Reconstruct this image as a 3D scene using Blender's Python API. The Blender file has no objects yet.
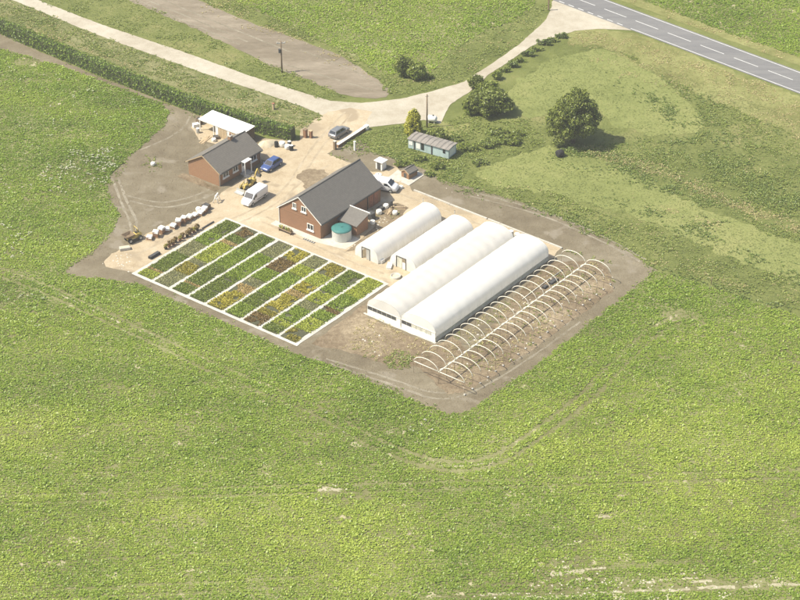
import bpy, bmesh, math, random
import numpy as np
from mathutils import Vector

random.seed(7)
RNG = np.random.default_rng(11)
R = math.radians

# ------------------------------------------------------------------ camera
FPX, PIT, ROLL, TH, H = 2200.0, R(32.24), R(-0.35), R(51.9), 170.0
scene = bpy.context.scene
COL = scene.collection
cam_d = bpy.data.cameras.new('camera')
cam_d.sensor_width = 36.0
cam_d.lens = 36.0 * FPX / 800.0
cam_d.clip_start = 1.0
cam_d.clip_end = 9000.0
cam = bpy.data.objects.new('camera', cam_d)
COL.objects.link(cam)
from mathutils import Matrix
cam.matrix_world = Matrix.Translation((0, 0, H)) @ Matrix.Rotation(math.pi / 2 - PIT, 4, 'X') @ Matrix.Rotation(ROLL, 4, 'Z')
scene.camera = cam

# ------------------------------------------------------------------ sky, sun, exposure
SUN_EL = R(54.0)
SHADOW = Vector((1.0, 0.16, 0)).normalized()
world = bpy.data.worlds.new('World')
scene.world = world
world.use_nodes = True
nt = world.node_tree
bg = nt.nodes['Background']
sky = nt.nodes.new('ShaderNodeTexSky')
sky.sky_type = 'NISHITA'
sky.sun_disc = False
sky.sun_elevation = SUN_EL
sky.sun_rotation = math.atan2(-SHADOW.x, -SHADOW.y)
sky.air_density = 1.0
sky.dust_density = 3.0
sky.ozone_density = 1.0
nt.links.new(sky.outputs[0], bg.inputs['Color'])
bg.inputs['Strength'].default_value = 0.10
sun_d = bpy.data.lights.new('sun', 'SUN')
sun_d.energy = 4.2
sun_d.angle = R(0.53)
sun_d.color = (1.0, 0.94, 0.80)
sun = bpy.data.objects.new('sun', sun_d)
COL.objects.link(sun)
sdir = Vector((SHADOW.x * math.cos(SUN_EL), SHADOW.y * math.cos(SUN_EL), -math.sin(SUN_EL)))
sun.rotation_euler = sdir.to_track_quat('-Z', 'Y').to_euler()
sun.location = (-60, 250, 120)
scene.view_settings.view_transform = 'Standard'
scene.view_settings.look = 'None'
scene.view_settings.gamma = 1.0
scene.view_settings.exposure = 0.84
scene.view_settings.use_curve_mapping = False
scene.cycles.max_bounces = 6
scene.cycles.transparent_max_bounces = 8

# ------------------------------------------------------------------ places
def _ray(px, py):
    x = px - 400.0; y = 300.0 - py
    c, s = math.cos(ROLL), math.sin(ROLL)
    x, y = c * x - s * y, s * x + c * y
    return (x, y * math.sin(PIT) + FPX * math.cos(PIT), y * math.cos(PIT) - FPX * math.sin(PIT))

def G(px, py, z=0.0):
    """survey point of the photograph -> place on the level z"""
    d = _ray(px, py)
    t = (H - z) / -d[2]
    return Vector((d[0] * t, d[1] * t, z))

O = G(135, 273.75)
U = Vector((math.cos(TH), math.sin(TH), 0))
V = Vector((math.sin(TH), -math.cos(TH), 0))

def S(u, v, z=0.0):
    """site grid: u along the tunnels, v along the bed ends"""
    return O + U * u + V * v + Vector((0, 0, z))

def site(p):
    d = Vector((p[0], p[1], 0)) - Vector((O.x, O.y, 0))
    return d.dot(U), d.dot(V)

def to_px(P):
    """array (n,3) -> photo position, used only to skip plants nobody can see"""
    d = P - np.array([0, 0, H])
    yc = d[:, 1] * math.sin(PIT) + d[:, 2] * math.cos(PIT)
    w = d[:, 1] * math.cos(PIT) - d[:, 2] * math.sin(PIT)
    return np.stack([400 + d[:, 0] / w * FPX, 300 - yc / w * FPX], 1)

# ------------------------------------------------------------------ materials
def new_mat(name):
    m = bpy.data.materials.new(name)
    m.use_nodes = True
    return m, m.node_tree, m.node_tree.nodes['Principled BSDF']

def ramp(nt, fac, stops):
    r = nt.nodes.new('ShaderNodeValToRGB')
    el = r.color_ramp.elements
    while len(el) > 1:
        el.remove(el[-1])
    el[0].position = stops[0][0]; el[0].color = (*stops[0][1], 1)
    for p, c in stops[1:]:
        e = el.new(p); e.color = (*c, 1)
    nt.links.new(fac, r.inputs[0])
    return r.outputs[0]

def noise(nt, vec, scale, detail=4, rough=0.6, dist=0.0):
    n = nt.nodes.new('ShaderNodeTexNoise')
    n.inputs['Scale'].default_value = scale
    n.inputs['Detail'].default_value = detail
    n.inputs['Roughness'].default_value = rough
    n.inputs['Distortion'].default_value = dist
    nt.links.new(vec, n.inputs['Vector'])
    return n.outputs[0]

def math_node(nt, op, a, b):
    n = nt.nodes.new('ShaderNodeMath'); n.operation = op
    for i, v in enumerate((a, b)):
        if isinstance(v, (int, float)): n.inputs[i].default_value = v
        else: nt.links.new(v, n.inputs[i])
    return n.outputs[0]

def mixc(nt, fac, a, b):
    n = nt.nodes.new('ShaderNodeMix'); n.data_type = 'RGBA'
    if isinstance(fac, (int, float)): n.inputs[0].default_value = fac
    else: nt.links.new(fac, n.inputs[0])
    for i, v in ((6, a), (7, b)):
        if isinstance(v, tuple): n.inputs[i].default_value = (*v, 1)
        else: nt.links.new(v, n.inputs[i])
    return n.outputs[2]

def ground_mat(name, stops, s_big=0.05, s_mid=0.5, s_fine=5.0, w=(0.4, 0.35, 0.25), rough=0.95, bump=0.15, stretch=None, spots=None):
    m, nt, b = new_mat(name)
    tc = nt.nodes.new('ShaderNodeTexCoord')
    vec = tc.outputs['Object']
    if stretch:
        mp = nt.nodes.new('ShaderNodeMapping')
        mp.inputs['Rotation'].default_value = (0, 0, stretch[0])
        mp.inputs['Scale'].default_value = (stretch[1], 1, 1)
        nt.links.new(vec, mp.inputs[0]); vec = mp.outputs[0]
    a = math_node(nt, 'MULTIPLY', noise(nt, vec, s_big, 3), w[0])
    c = math_node(nt, 'MULTIPLY', noise(nt, vec, s_mid, 5, 0.65), w[1])
    f = noise(nt, vec, s_fine, 4, 0.7)
    d = math_node(nt, 'MULTIPLY', f, w[2])
    t = math_node(nt, 'ADD', math_node(nt, 'ADD', a, c), d)
    stops = [(0.5 + (p - 0.5) * 0.6, c_) for p, c_ in stops]
    col = ramp(nt, t, stops)
    if spots:
        sp = noise(nt, vec, spots[0], 3, 0.5)
        g = nt.nodes.new('ShaderNodeMapRange')
        g.inputs[1].default_value = spots[1]; g.inputs[2].default_value = spots[1] + 0.06
        nt.links.new(sp, g.inputs[0])
        col = mixc(nt, g.outputs[0], col, spots[2])
    nt.links.new(col, b.inputs['Base Color'])
    b.inputs['Roughness'].default_value = rough
    b.inputs['Specular IOR Level'].default_value = 0.15
    if bump:
        bp = nt.nodes.new('ShaderNodeBump')
        bp.inputs['Strength'].default_value = bump
        bp.inputs['Distance'].default_value = 0.3
        nt.links.new(f, bp.inputs['Height'])
        nt.links.new(bp.outputs[0], b.inputs['Normal'])
    return m

def simple_mat(name, col, rough=0.7, var=0.12, scale=2.0, metal=0.0, spec=0.3, streak=None):
    m, nt, b = new_mat(name)
    tc = nt.nodes.new('ShaderNodeTexCoord')
    vec = tc.outputs['Object']
    if streak:
        mp = nt.nodes.new('ShaderNodeMapping'); mp.inputs['Scale'].default_value = streak
        nt.links.new(vec, mp.inputs[0]); vec = mp.outputs[0]
    n = noise(nt, vec, scale, 5, 0.65)
    lo = tuple(max(0, c * (1 - var * 1.6)) for c in col); hi = tuple(min(1, c * (1 + var)) for c in col)
    nt.links.new(ramp(nt, n, [(0.3, lo), (0.7, hi)]), b.inputs['Base Color'])
    b.inputs['Roughness'].default_value = rough
    b.inputs['Metallic'].default_value = metal
    b.inputs['Specular IOR Level'].default_value = spec
    return m

def leaf_mat(name, stops, trans=0.3, attr=None):
    m, nt, b = new_mat(name)
    nt.nodes.remove(b)
    out = nt.nodes['Material Output']
    geo = nt.nodes.new('ShaderNodeNewGeometry')
    t = geo.outputs['Random Per Island']
    if attr:
        at = nt.nodes.new('ShaderNodeAttribute'); at.attribute_name = attr
        t = math_node(nt, 'ADD', math_node(nt, 'MULTIPLY', t, 0.28), math_node(nt, 'MULTIPLY', at.outputs['Fac'], 0.72))
    else:
        tc = nt.nodes.new('ShaderNodeTexCoord')
        n = noise(nt, tc.outputs['Object'], 0.6, 2)
        t = math_node(nt, 'ADD', math_node(nt, 'MULTIPLY', t, 0.6), math_node(nt, 'MULTIPLY', n, 0.4))
    col = ramp(nt, t, stops)
    d = nt.nodes.new('ShaderNodeBsdfDiffuse'); nt.links.new(col, d.inputs[0])
    tr = nt.nodes.new('ShaderNodeBsdfTranslucent'); nt.links.new(col, tr.inputs[0])
    g = nt.nodes.new('ShaderNodeBsdfGlossy'); g.inputs['Roughness'].default_value = 0.45
    g.inputs[0].default_value = (0.9, 0.9, 0.9, 1)
    mx = nt.nodes.new('ShaderNodeMixShader'); mx.inputs[0].default_value = trans + 0.06
    nt.links.new(d.outputs[0], mx.inputs[1]); nt.links.new(tr.outputs[0], mx.inputs[2])
    m2 = nt.nodes.new('ShaderNodeMixShader'); m2.inputs[0].default_value = 0.025
    nt.links.new(mx.outputs[0], m2.inputs[1]); nt.links.new(g.outputs[0], m2.inputs[2])
    nt.links.new(m2.outputs[0], out.inputs['Surface'])
    return m

def film_mat(name, col, transp=0.06):
    m, nt, b = new_mat(name)
    nt.nodes.remove(b)
    out = nt.nodes['Material Output']
    tc = nt.nodes.new('ShaderNodeTexCoord')
    n = noise(nt, tc.outputs['Object'], 0.7, 5, 0.6)
    c = ramp(nt, n, [(0.3, tuple(x * 0.93 for x in col)), (0.7, col)])
    sx = nt.nodes.new('ShaderNodeSeparateXYZ'); nt.links.new(tc.outputs['Object'], sx.inputs[0])
    zr = nt.nodes.new('ShaderNodeMapRange'); zr.inputs[1].default_value = 0.2; zr.inputs[2].default_value = 2.2; zr.inputs[3].default_value = 0.5; zr.inputs[4].default_value = 0.05
    nt.links.new(sx.outputs[2], zr.inputs[0])
    mp = nt.nodes.new('ShaderNodeMapping'); mp.inputs['Scale'].default_value = (1.6, 0.35, 0.35); nt.links.new(tc.outputs['Object'], mp.inputs[0])
    st = nt.nodes.new('ShaderNodeMapRange'); st.inputs[1].default_value = 0.42; st.inputs[2].default_value = 0.72
    nt.links.new(noise(nt, mp.outputs[0], 1.6, 5, 0.7), st.inputs[0])
    c = mixc(nt, math_node(nt, 'MULTIPLY', st.outputs[0], zr.outputs[0]), c, (0.52, 0.50, 0.38))
    d = nt.nodes.new('ShaderNodeBsdfDiffuse'); nt.links.new(c, d.inputs[0])
    tr = nt.nodes.new('ShaderNodeBsdfTranslucent'); nt.links.new(c, tr.inputs[0])
    tp = nt.nodes.new('ShaderNodeBsdfTransparent')
    g = nt.nodes.new('ShaderNodeBsdfGlossy'); g.inputs['Roughness'].default_value = 0.35
    a = nt.nodes.new('ShaderNodeMixShader'); a.inputs[0].default_value = 0.5
    nt.links.new(d.outputs[0], a.inputs[1]); nt.links.new(tr.outputs[0], a.inputs[2])
    e = nt.nodes.new('ShaderNodeMixShader'); e.inputs[0].default_value = transp
    nt.links.new(a.outputs[0], e.inputs[1]); nt.links.new(tp.outputs[0], e.inputs[2])
    h = nt.nodes.new('ShaderNodeMixShader'); h.inputs[0].default_value = 0.05
    nt.links.new(e.outputs[0], h.inputs[1]); nt.links.new(g.outputs[0], h.inputs[2])
    nt.links.new(h.outputs[0], out.inputs['Surface'])
    return m

def course_mat(name, cols, bw, bh, mortar, msize=0.02, rough=0.8):
    """bricks or slates: fine courses with colour from brick to brick"""
    m, nt, b = new_mat(name)
    uv = nt.nodes.new('ShaderNodeUVMap'); uv.uv_map = 'UVMap'
    br = nt.nodes.new('ShaderNodeTexBrick')
    br.inputs['Scale'].default_value = 1.0
    br.inputs['Brick Width'].default_value = bw
    br.inputs['Row Height'].default_value = bh
    br.inputs['Mortar Size'].default_value = msize
    br.inputs['Mortar Smooth'].default_value = 0.3
    br.inputs['Color1'].default_value = (*cols[0], 1)
    br.inputs['Color2'].default_value = (*cols[1], 1)
    br.inputs['Mortar'].default_value = (*mortar, 1)
    nt.links.new(uv.outputs[0], br.inputs['Vector'])
    tc = nt.nodes.new('ShaderNodeTexCoord')
    n = noise(nt, tc.outputs['Object'], 0.9, 6, 0.7)
    c = mixc(nt, math_node(nt, 'MULTIPLY', n, 0.55), br.outputs[0], cols[2])
    nt.links.new(c, b.inputs['Base Color'])
    b.inputs['Roughness'].default_value = rough
    b.inputs['Specular IOR Level'].default_value = 0.2
    return m

M = {}
M['grass'] = ground_mat('meadow_ground', [(0.30, (0.072, 0.086, 0.022)), (0.44, (0.112, 0.130, 0.034)), (0.56, (0.144, 0.159, 0.048)), (0.70, (0.202, 0.189, 0.076))], 0.035, 0.25, 3.0)
M['mown'] = ground_mat('mown_grass', [(0.30, (0.135, 0.154, 0.045)), (0.5, (0.174, 0.193, 0.061)), (0.70, (0.217, 0.222, 0.081))], 0.05, 0.4, 4.0, w=(0.45, 0.3, 0.25), bump=0.06)
M['verge'] = ground_mat('verge_ground', [(0.30, (0.075, 0.085, 0.026)), (0.46, (0.120, 0.132, 0.045)), (0.58, (0.172, 0.170, 0.075)), (0.70, (0.247, 0.238, 0.120))], 0.08, 0.5, 3.0)
M['straw'] = ground_mat('dry_verge_ground', [(0.30, (0.113, 0.116, 0.033)), (0.5, (0.177, 0.179, 0.062)), (0.70, (0.244, 0.246, 0.095))], 0.08, 0.5, 3.0)
M['fieldsoil'] = ground_mat('field_soil', [(0.30, (0.100, 0.095, 0.038)), (0.5, (0.155, 0.152, 0.065)), (0.70, (0.225, 0.225, 0.103))], 0.06, 0.6, 4.0, spots=(0.45, 0.62, (0.34, 0.305, 0.195)))  # soil base darkened to carry the shade between plants; pale spots are dry soil
M['soil'] = ground_mat('bare_soil', [(0.30, (0.112, 0.091, 0.059)), (0.48, (0.153, 0.128, 0.084)), (0.60, (0.180, 0.154, 0.105)), (0.74, (0.232, 0.201, 0.141))], 0.07, 0.45, 3.5, bump=0.25, spots=(0.22, 0.59, (0.206, 0.179, 0.133)))
M['strip'] = ground_mat('worn_strip', [(0.30, (0.124, 0.104, 0.072)), (0.48, (0.176, 0.147, 0.105)), (0.60, (0.220, 0.186, 0.138)), (0.74, (0.279, 0.239, 0.180))], 0.05, 0.4, 3.5, bump=0.2, stretch=(R(33), 0.25))
M['rut'] = ground_mat('rut_soil', [(0.30, (0.144, 0.122, 0.081)), (0.5, (0.205, 0.181, 0.134)), (0.70, (0.278, 0.250, 0.191))], 0.2, 1.0, 4.0, bump=0.2)
M['rubble'] = ground_mat('weedy_soil', [(0.28, (0.091, 0.071, 0.038)), (0.45, (0.164, 0.124, 0.079)), (0.58, (0.220, 0.175, 0.113)), (0.72, (0.327, 0.264, 0.179))], 0.12, 1.2, 4.0, bump=0.3)
M['yard'] = ground_mat('sandy_yard', [(0.28, (0.279, 0.218, 0.138)), (0.46, (0.365, 0.296, 0.199)), (0.60, (0.404, 0.339, 0.237)), (0.74, (0.466, 0.408, 0.308))], 0.09, 0.5, 4.0, bump=0.1, spots=(0.16, 0.575, (0.291, 0.236, 0.161)))
M['yardrut'] = ground_mat('yard_rut', [(0.28, (0.250, 0.201, 0.134)), (0.5, (0.330, 0.273, 0.190)), (0.72, (0.420, 0.360, 0.269))], 0.3, 0.9, 4.0, bump=0.1)
M['lane'] = ground_mat('lane_chalk', [(0.28, (0.288, 0.250, 0.186)), (0.5, (0.366, 0.331, 0.261)), (0.72, (0.436, 0.400, 0.327))], 0.1, 0.6, 4.0, bump=0.06)
M['asphalt'] = ground_mat('asphalt', [(0.3, (0.128, 0.128, 0.132)), (0.7, (0.188, 0.186, 0.182))], 0.1, 0.8, 6.0, bump=0.03, stretch=(R(44.3), 0.15))
M['roadpaint'] = simple_mat('road_paint', (0.496, 0.496, 0.476), 0.7, 0.1, 1.5)
M['pathwhite'] = ground_mat('white_path', [(0.3, (0.374, 0.360, 0.310)), (0.5, (0.449, 0.435, 0.383)), (0.7, (0.503, 0.490, 0.444))], 0.3, 1.0, 5.0, bump=0.05)
M['membrane'] = ground_mat('bed_membrane', [(0.3, (0.053, 0.056, 0.031)), (0.6, (0.079, 0.081, 0.046)), (0.75, (0.115, 0.118, 0.071))], 0.5, 2.0, 6.0, bump=0.05)
M['concrete'] = ground_mat('concrete', [(0.3, (0.376, 0.352, 0.296)), (0.7, (0.512, 0.488, 0.432))], 0.3, 1.2, 6.0, bump=0.05)
M['brick'] = course_mat('red_brick', [(0.244, 0.112, 0.057), (0.187, 0.083, 0.044), (0.281, 0.151, 0.084)], 0.225, 0.075, (0.281, 0.242, 0.168), 0.008)
M['brick2'] = course_mat('bungalow_brick', [(0.276, 0.132, 0.068), (0.218, 0.099, 0.053), (0.310, 0.178, 0.094)], 0.225, 0.075, (0.310, 0.272, 0.180), 0.008)
M['slate'] = course_mat('roof_slate', [(0.145, 0.136, 0.122), (0.117, 0.110, 0.099), (0.178, 0.165, 0.143)], 0.30, 0.26, (0.072, 0.067, 0.060), 0.016, 0.6)
M['slate2'] = course_mat('bungalow_tile', [(0.155, 0.143, 0.125), (0.125, 0.116, 0.102), (0.187, 0.171, 0.146)], 0.33, 0.30, (0.080, 0.072, 0.063), 0.018, 0.65)
M['white'] = simple_mat('white_paint', (0.74, 0.73, 0.68), 0.5, 0.06, 1.5)
M['whitesheet'] = simple_mat('white_sheet', (0.76, 0.76, 0.73), 0.45, 0.06, 0.6, streak=(4, 0.5, 1))
M['plastic'] = simple_mat('woven_plastic', (0.72, 0.71, 0.66), 0.6, 0.1, 3)
M['glass'] = simple_mat('dark_glass', (0.03, 0.035, 0.04), 0.08, 0.2, 1.0, spec=0.6)
M['carglass'] = simple_mat('car_glass', (0.025, 0.03, 0.036), 0.06, 0.1, 1.0, spec=0.7)
M['black'] = simple_mat('black_rubber', (0.025, 0.025, 0.026), 0.8, 0.2, 4)
M['dark'] = simple_mat('dark_steel', (0.07, 0.07, 0.068), 0.6, 0.2, 3)
M['galv'] = simple_mat('galvanised_steel', (0.46, 0.46, 0.43), 0.45, 0.12, 1.5, metal=0.3)
M['pipe'] = simple_mat('hoop_pipe', (0.653, 0.620, 0.523), 0.5, 0.08, 1.0)
M['tanksteel'] = simple_mat('tank_steel', (0.55, 0.56, 0.52), 0.45, 0.15, 1.0, metal=0.2, streak=(1, 1, 0.2))
M['teal'] = simple_mat('teal_cover', (0.045, 0.17, 0.155), 0.6, 0.15, 0.9)
M['bluegreen'] = simple_mat('blue_green_paint', (0.381, 0.473, 0.464), 0.6, 0.14, 1.0, streak=(1, 1, 0.3))
M['greyroof'] = simple_mat('felt_roof', (0.240, 0.219, 0.194), 0.85, 0.2, 1.0, streak=(3, 0.4, 1))
M['wood'] = simple_mat('weathered_wood', (0.20, 0.145, 0.09), 0.85, 0.25, 2.0, streak=(1, 6, 6))
M['palewood'] = simple_mat('pale_timber', (0.44, 0.34, 0.21), 0.8, 0.2, 2.0, streak=(1, 6, 6))
M['bark'] = simple_mat('bark', (0.10, 0.078, 0.055), 0.95, 0.3, 3.0)
M['terra'] = simple_mat('terracotta', (0.30, 0.135, 0.085), 0.85, 0.25, 3.0)
M['yellow'] = simple_mat('yellow_paint', (0.516, 0.387, 0.102), 0.45, 0.15, 1.5)
M['carblue'] = simple_mat('blue_car_paint', (0.05, 0.085, 0.22), 0.25, 0.05, 1.0, spec=0.5)
M['carsilver'] = simple_mat('silver_car_paint', (0.240, 0.246, 0.252), 0.28, 0.05, 1.0, metal=0.4)
M['carwhite'] = simple_mat('white_car_paint', (0.76, 0.76, 0.75), 0.28, 0.04, 1.0, spec=0.5)
M['lamp'] = simple_mat('lamp_lens', (0.6, 0.6, 0.58), 0.15, 0.05, 1.0, spec=0.6)
M['redlamp'] = simple_mat('tail_lens', (0.3, 0.02, 0.015), 0.2, 0.05, 1.0)
M['sand'] = ground_mat('heap_sand', [(0.3, (0.48, 0.41, 0.28)), (0.7, (0.60, 0.53, 0.39))], 0.5, 1.5, 8.0, bump=0.2)
M['chalkground'] = ground_mat('chalk_ground', [(0.30, (0.264, 0.240, 0.152)), (0.5, (0.336, 0.308, 0.208)), (0.70, (0.416, 0.384, 0.280))], 0.3, 1.2, 5.0, bump=0.2)
M['chalk'] = simple_mat('chalk', (0.446, 0.418, 0.317), 0.9, 0.15, 2.0)
M['net'] = simple_mat('shade_net', (0.528, 0.519, 0.430), 0.8, 0.2, 1.5)
M['film'] = film_mat('polythene', (0.96, 0.955, 0.925), 0.06)
M['film2'] = film_mat('polythene_clear', (0.94, 0.925, 0.885), 0.24)
M['crop'] = leaf_mat('beet_leaf', [(0.12, (0.115, 0.181, 0.018)), (0.40, (0.199, 0.295, 0.032)), (0.62, (0.275, 0.366, 0.046)), (0.90, (0.401, 0.475, 0.081))], 0.3, 'tint')
M['cropfar'] = leaf_mat('far_crop_leaf', [(0.12, (0.128, 0.203, 0.021)), (0.40, (0.210, 0.304, 0.033)), (0.62, (0.269, 0.366, 0.045)), (0.90, (0.369, 0.445, 0.069))], 0.3, 'tint')
M['rough'] = leaf_mat('rough_grass', [(0.1, (0.121, 0.168, 0.032)), (0.5, (0.215, 0.278, 0.056)), (0.9, (0.380, 0.397, 0.100))], 0.25)
M['short'] = leaf_mat('short_grass', [(0.1, (0.106, 0.142, 0.035)), (0.5, (0.163, 0.204, 0.055)), (0.9, (0.245, 0.266, 0.090))], 0.3)
M['tussock'] = leaf_mat('dark_tussock', [(0.1, (0.103, 0.151, 0.031)), (0.6, (0.178, 0.243, 0.052)), (0.9, (0.289, 0.335, 0.079))], 0.25)
M['dry'] = leaf_mat('dry_grass', [(0.1, (0.305, 0.264, 0.112)), (0.5, (0.488, 0.424, 0.201)), (0.9, (0.701, 0.625, 0.328))], 0.25)
M['weed'] = leaf_mat('white_weed', [(0.1, (0.42, 0.42, 0.30)), (0.9, (0.68, 0.67, 0.55))], 0.2)
M['tree'] = leaf_mat('tree_leaf', [(0.15, (0.103, 0.133, 0.024)), (0.5, (0.169, 0.211, 0.039)), (0.9, (0.305, 0.332, 0.070))], 0.25)
M['bush'] = leaf_mat('bush_leaf', [(0.15, (0.125, 0.172, 0.026)), (0.5, (0.204, 0.259, 0.043)), (0.9, (0.342, 0.374, 0.071))], 0.25)
M['hedge'] = leaf_mat('hedge_leaf', [(0.15, (0.097, 0.163, 0.022)), (0.5, (0.168, 0.251, 0.037)), (0.9, (0.299, 0.377, 0.064))], 0.25)
M['gold'] = leaf_mat('gold_conifer_leaf', [(0.15, (0.250, 0.246, 0.030)), (0.5, (0.450, 0.435, 0.053)), (0.9, (0.650, 0.638, 0.120))], 0.25)
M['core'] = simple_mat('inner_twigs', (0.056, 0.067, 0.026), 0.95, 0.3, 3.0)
for k, st in dict(
        g=((0.162, 0.232, 0.021), (0.277, 0.365, 0.036)), d=((0.114, 0.161, 0.019), (0.214, 0.265, 0.033)),
        l=((0.257, 0.314, 0.036), (0.441, 0.475, 0.062)), y=((0.287, 0.263, 0.027), (0.526, 0.459, 0.063)),
        r=((0.135, 0.088, 0.028), (0.285, 0.198, 0.057)), s=((0.228, 0.235, 0.093), (0.385, 0.378, 0.166)),
        t=((0.357, 0.253, 0.087), (0.595, 0.451, 0.175)), o=((0.210, 0.202, 0.023), (0.378, 0.317, 0.046))).items():
    M['bed_' + k] = leaf_mat('bed_plant_' + k, [(0.2, st[0]), (0.85, st[1])], 0.25)

# ------------------------------------------------------------------ mesh helpers
class MB:
    def __init__(s):
        s.v = []; s.f = []; s.sm = []
    def add(s, vs, fs, smooth=False):
        o = len(s.v)
        s.v += [tuple(p) for p in vs]
        s.f += [tuple(i + o for i in f) for f in fs]
        s.sm += [smooth] * len(fs)
        return s
    def box(s, x0, x1, y0, y1, z0, z1, bev=0.0):
        if bev > 0:
            c = bev
            vs = []
            for z, k in ((z0, c), (z0 + c, 0), (z1 - c, 0), (z1, c)):
                vs += [(x0 + k, y0 + k, z), (x1 - k, y0 + k, z), (x1 - k, y1 - k, z), (x0 + k, y1 - k, z)]
            fs = [(3, 2, 1, 0), (12, 13, 14, 15)]
            for r in range(3):
                for i in range(4):
                    j = (i + 1) % 4
                    fs.append((r * 4 + i, r * 4 + j, r * 4 + 4 + j, r * 4 + 4 + i))
            return s.add(vs, fs)
        vs = [(x0, y0, z0), (x1, y0, z0), (x1, y1, z0), (x0, y1, z0), (x0, y0, z1), (x1, y0, z1), (x1, y1, z1), (x0, y1, z1)]
        return s.add(vs, [(3, 2, 1, 0), (4, 5, 6, 7), (0, 1, 5, 4), (1, 2, 6, 5), (2, 3, 7, 6), (3, 0, 4, 7)])
    def cyl(s, c, r, h, n=16, r2=None, axis='z', smooth=True):
        r2 = r if r2 is None else r2
        vs = []
        for k, (rr, hh) in enumerate(((r, 0), (r2, h))):
            for i in range(n):
                a = 2 * math.pi * i / n
                p = (rr * math.cos(a), rr * math.sin(a), hh)
                if axis == 'y': p = (p[0], p[2], p[1])
                elif axis == 'x': p = (p[2], p[0], p[1])
                vs.append((c[0] + p[0], c[1] + p[1], c[2] + p[2]))
        fs = [(i, (i + 1) % n, n + (i + 1) % n, n + i) for i in range(n)]
        s.add(vs, fs, smooth)
        return s.add(vs, [tuple(range(n))[::-1], tuple(range(n, 2 * n))])
    def tube(s, pts, r, n=6, r_end=None, smooth=True):
        P = [Vector(p) for p in pts]
        m = len(P); vs = []
        for i, p in enumerate(P):
            d = (P[min(i + 1, m - 1)] - P[max(i - 1, 0)]).normalized()
            a = d.orthogonal() if abs(d.z) > 0.9 else d.cross(Vector((0, 0, 1)))
            a.normalize(); b = d.cross(a)
            rr = r if r_end is None else r + (r_end - r) * i / (m - 1)
            for k in range(n):
                t = 2 * math.pi * k / n
                vs.append(p + a * (rr * math.cos(t)) + b * (rr * math.sin(t)))
        fs = []
        for i in range(m - 1):
            for k in range(n):
                j = (k + 1) % n
                fs.append((i * n + k, i * n + j, i * n + n + j, i * n + n + k))
        fs.append(tuple(range(n))[::-1]); fs.append(tuple(range((m - 1) * n, m * n)))
        return s.add(vs, fs, smooth)
    def prism(s, prof, y0, y1, yt=None):
        """profile in x,z swept along y; yt gives other y limits per point"""
        n = len(prof)
        vs = []
        for k in (0, 1):
            for i, (x, z) in enumerate(prof):
                y = (y0, y1)[k] if yt is None else yt[i] * (-1, 1)[k]
                vs.append((x, y, z))
        fs = [tuple(range(n)), tuple(range(n, 2 * n))[::-1]]
        fs += [(i, n + i, n + (i + 1) % n, (i + 1) % n) for i in range(n)]
        return s.add(vs, fs)
    def quad(s, a, b, c, d):
        return s.add([a, b, c, d], [(0, 1, 2, 3)])
    def loft(s, rings, smooth=True):
        n = len(rings[0]); m = len(rings)
        vs = [p for r in rings for p in r]
        fs = []
        for i in range(m - 1):
            for k in range(n):
                j = (k + 1) % n
                fs.append((i * n + k, i * n + j, i * n + n + j, i * n + n + k))
        s.add(vs, fs, smooth)
        s.add(rings[0], [tuple(range(n))[::-1]]); s.add(rings[-1], [tuple(range(n))])
        return s
    def build(s, name, mat, parent=None, loc=None, uv=False):
        me = bpy.data.meshes.new(name)
        me.from_pydata(s.v, [], s.f)
        me.polygons.foreach_set('use_smooth', s.sm)
        bm = bmesh.new(); bm.from_mesh(me)
        bmesh.ops.recalc_face_normals(bm, faces=bm.faces)
        bm.to_mesh(me); bm.free()
        if uv:
            box_uv(me)
        me.materials.append(M[mat])
        o = bpy.data.objects.new(name, me)
        COL.objects.link(o)
        o.parent = parent
        if loc is not None: o.location = loc
        return o

def box_uv(me):
    l = me.uv_layers.new(name='UVMap')
    for p in me.polygons:
        n = p.normal
        h = Vector((n.y, -n.x, 0))
        h = h.normalized() if h.length > 0.05 else Vector((1, 0, 0))
        w = n.cross(h)
        for li in p.loop_indices:
            c = me.vertices[me.loops[li].vertex_index].co
            l.data[li].uv = (c.dot(h), c.dot(w))

def tag(o, label, cat, group=None, kind=None):
    if label: o['label'] = label
    if cat: o['category'] = cat
    if group: o['group'] = group
    if kind: o['kind'] = kind
    return o

def empty(name, loc, rz, label, cat, group=None):
    o = bpy.data.objects.new(name, None)
    COL.objects.link(o)
    o.empty_display_size = 0.5
    o.location = loc; o.rotation_euler = (0, 0, rz)
    return tag(o, label, cat, group)

def at_site(name, u, v, label, cat, rz=0.0, z=0.06, group=None):
    """local x runs along u, local y against v"""
    return empty(name, S(u, v, z), TH + rz, label, cat, group)

def copy_tree(o, parent=None):
    c = o.copy(); COL.objects.link(c); c.parent = parent
    for ch in list(o.children):
        copy_tree(ch, c)
    return c

def np_mesh(name, verts, faces, mat, parent=None, attr=None, smooth=False):
    """verts (n,3), faces (m,k) with one k"""
    me = bpy.data.meshes.new(name)
    verts = np.asarray(verts, np.float32); faces = np.asarray(faces, np.int32)
    k = faces.shape[1]
    me.vertices.add(len(verts)); me.vertices.foreach_set('co', verts.ravel())
    me.loops.add(faces.size); me.loops.foreach_set('vertex_index', faces.ravel())
    me.polygons.add(len(faces))
    me.polygons.foreach_set('loop_start', np.arange(0, faces.size, k, dtype=np.int32))
    me.update(calc_edges=True)
    if attr is not None:
        a = me.attributes.new('tint', 'FLOAT', 'POINT')
        a.data.foreach_set('value', np.asarray(attr, np.float32))
    me.materials.append(M[mat])
    o = bpy.data.objects.new(name, me)
    COL.objects.link(o); o.parent = parent
    return o

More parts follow.
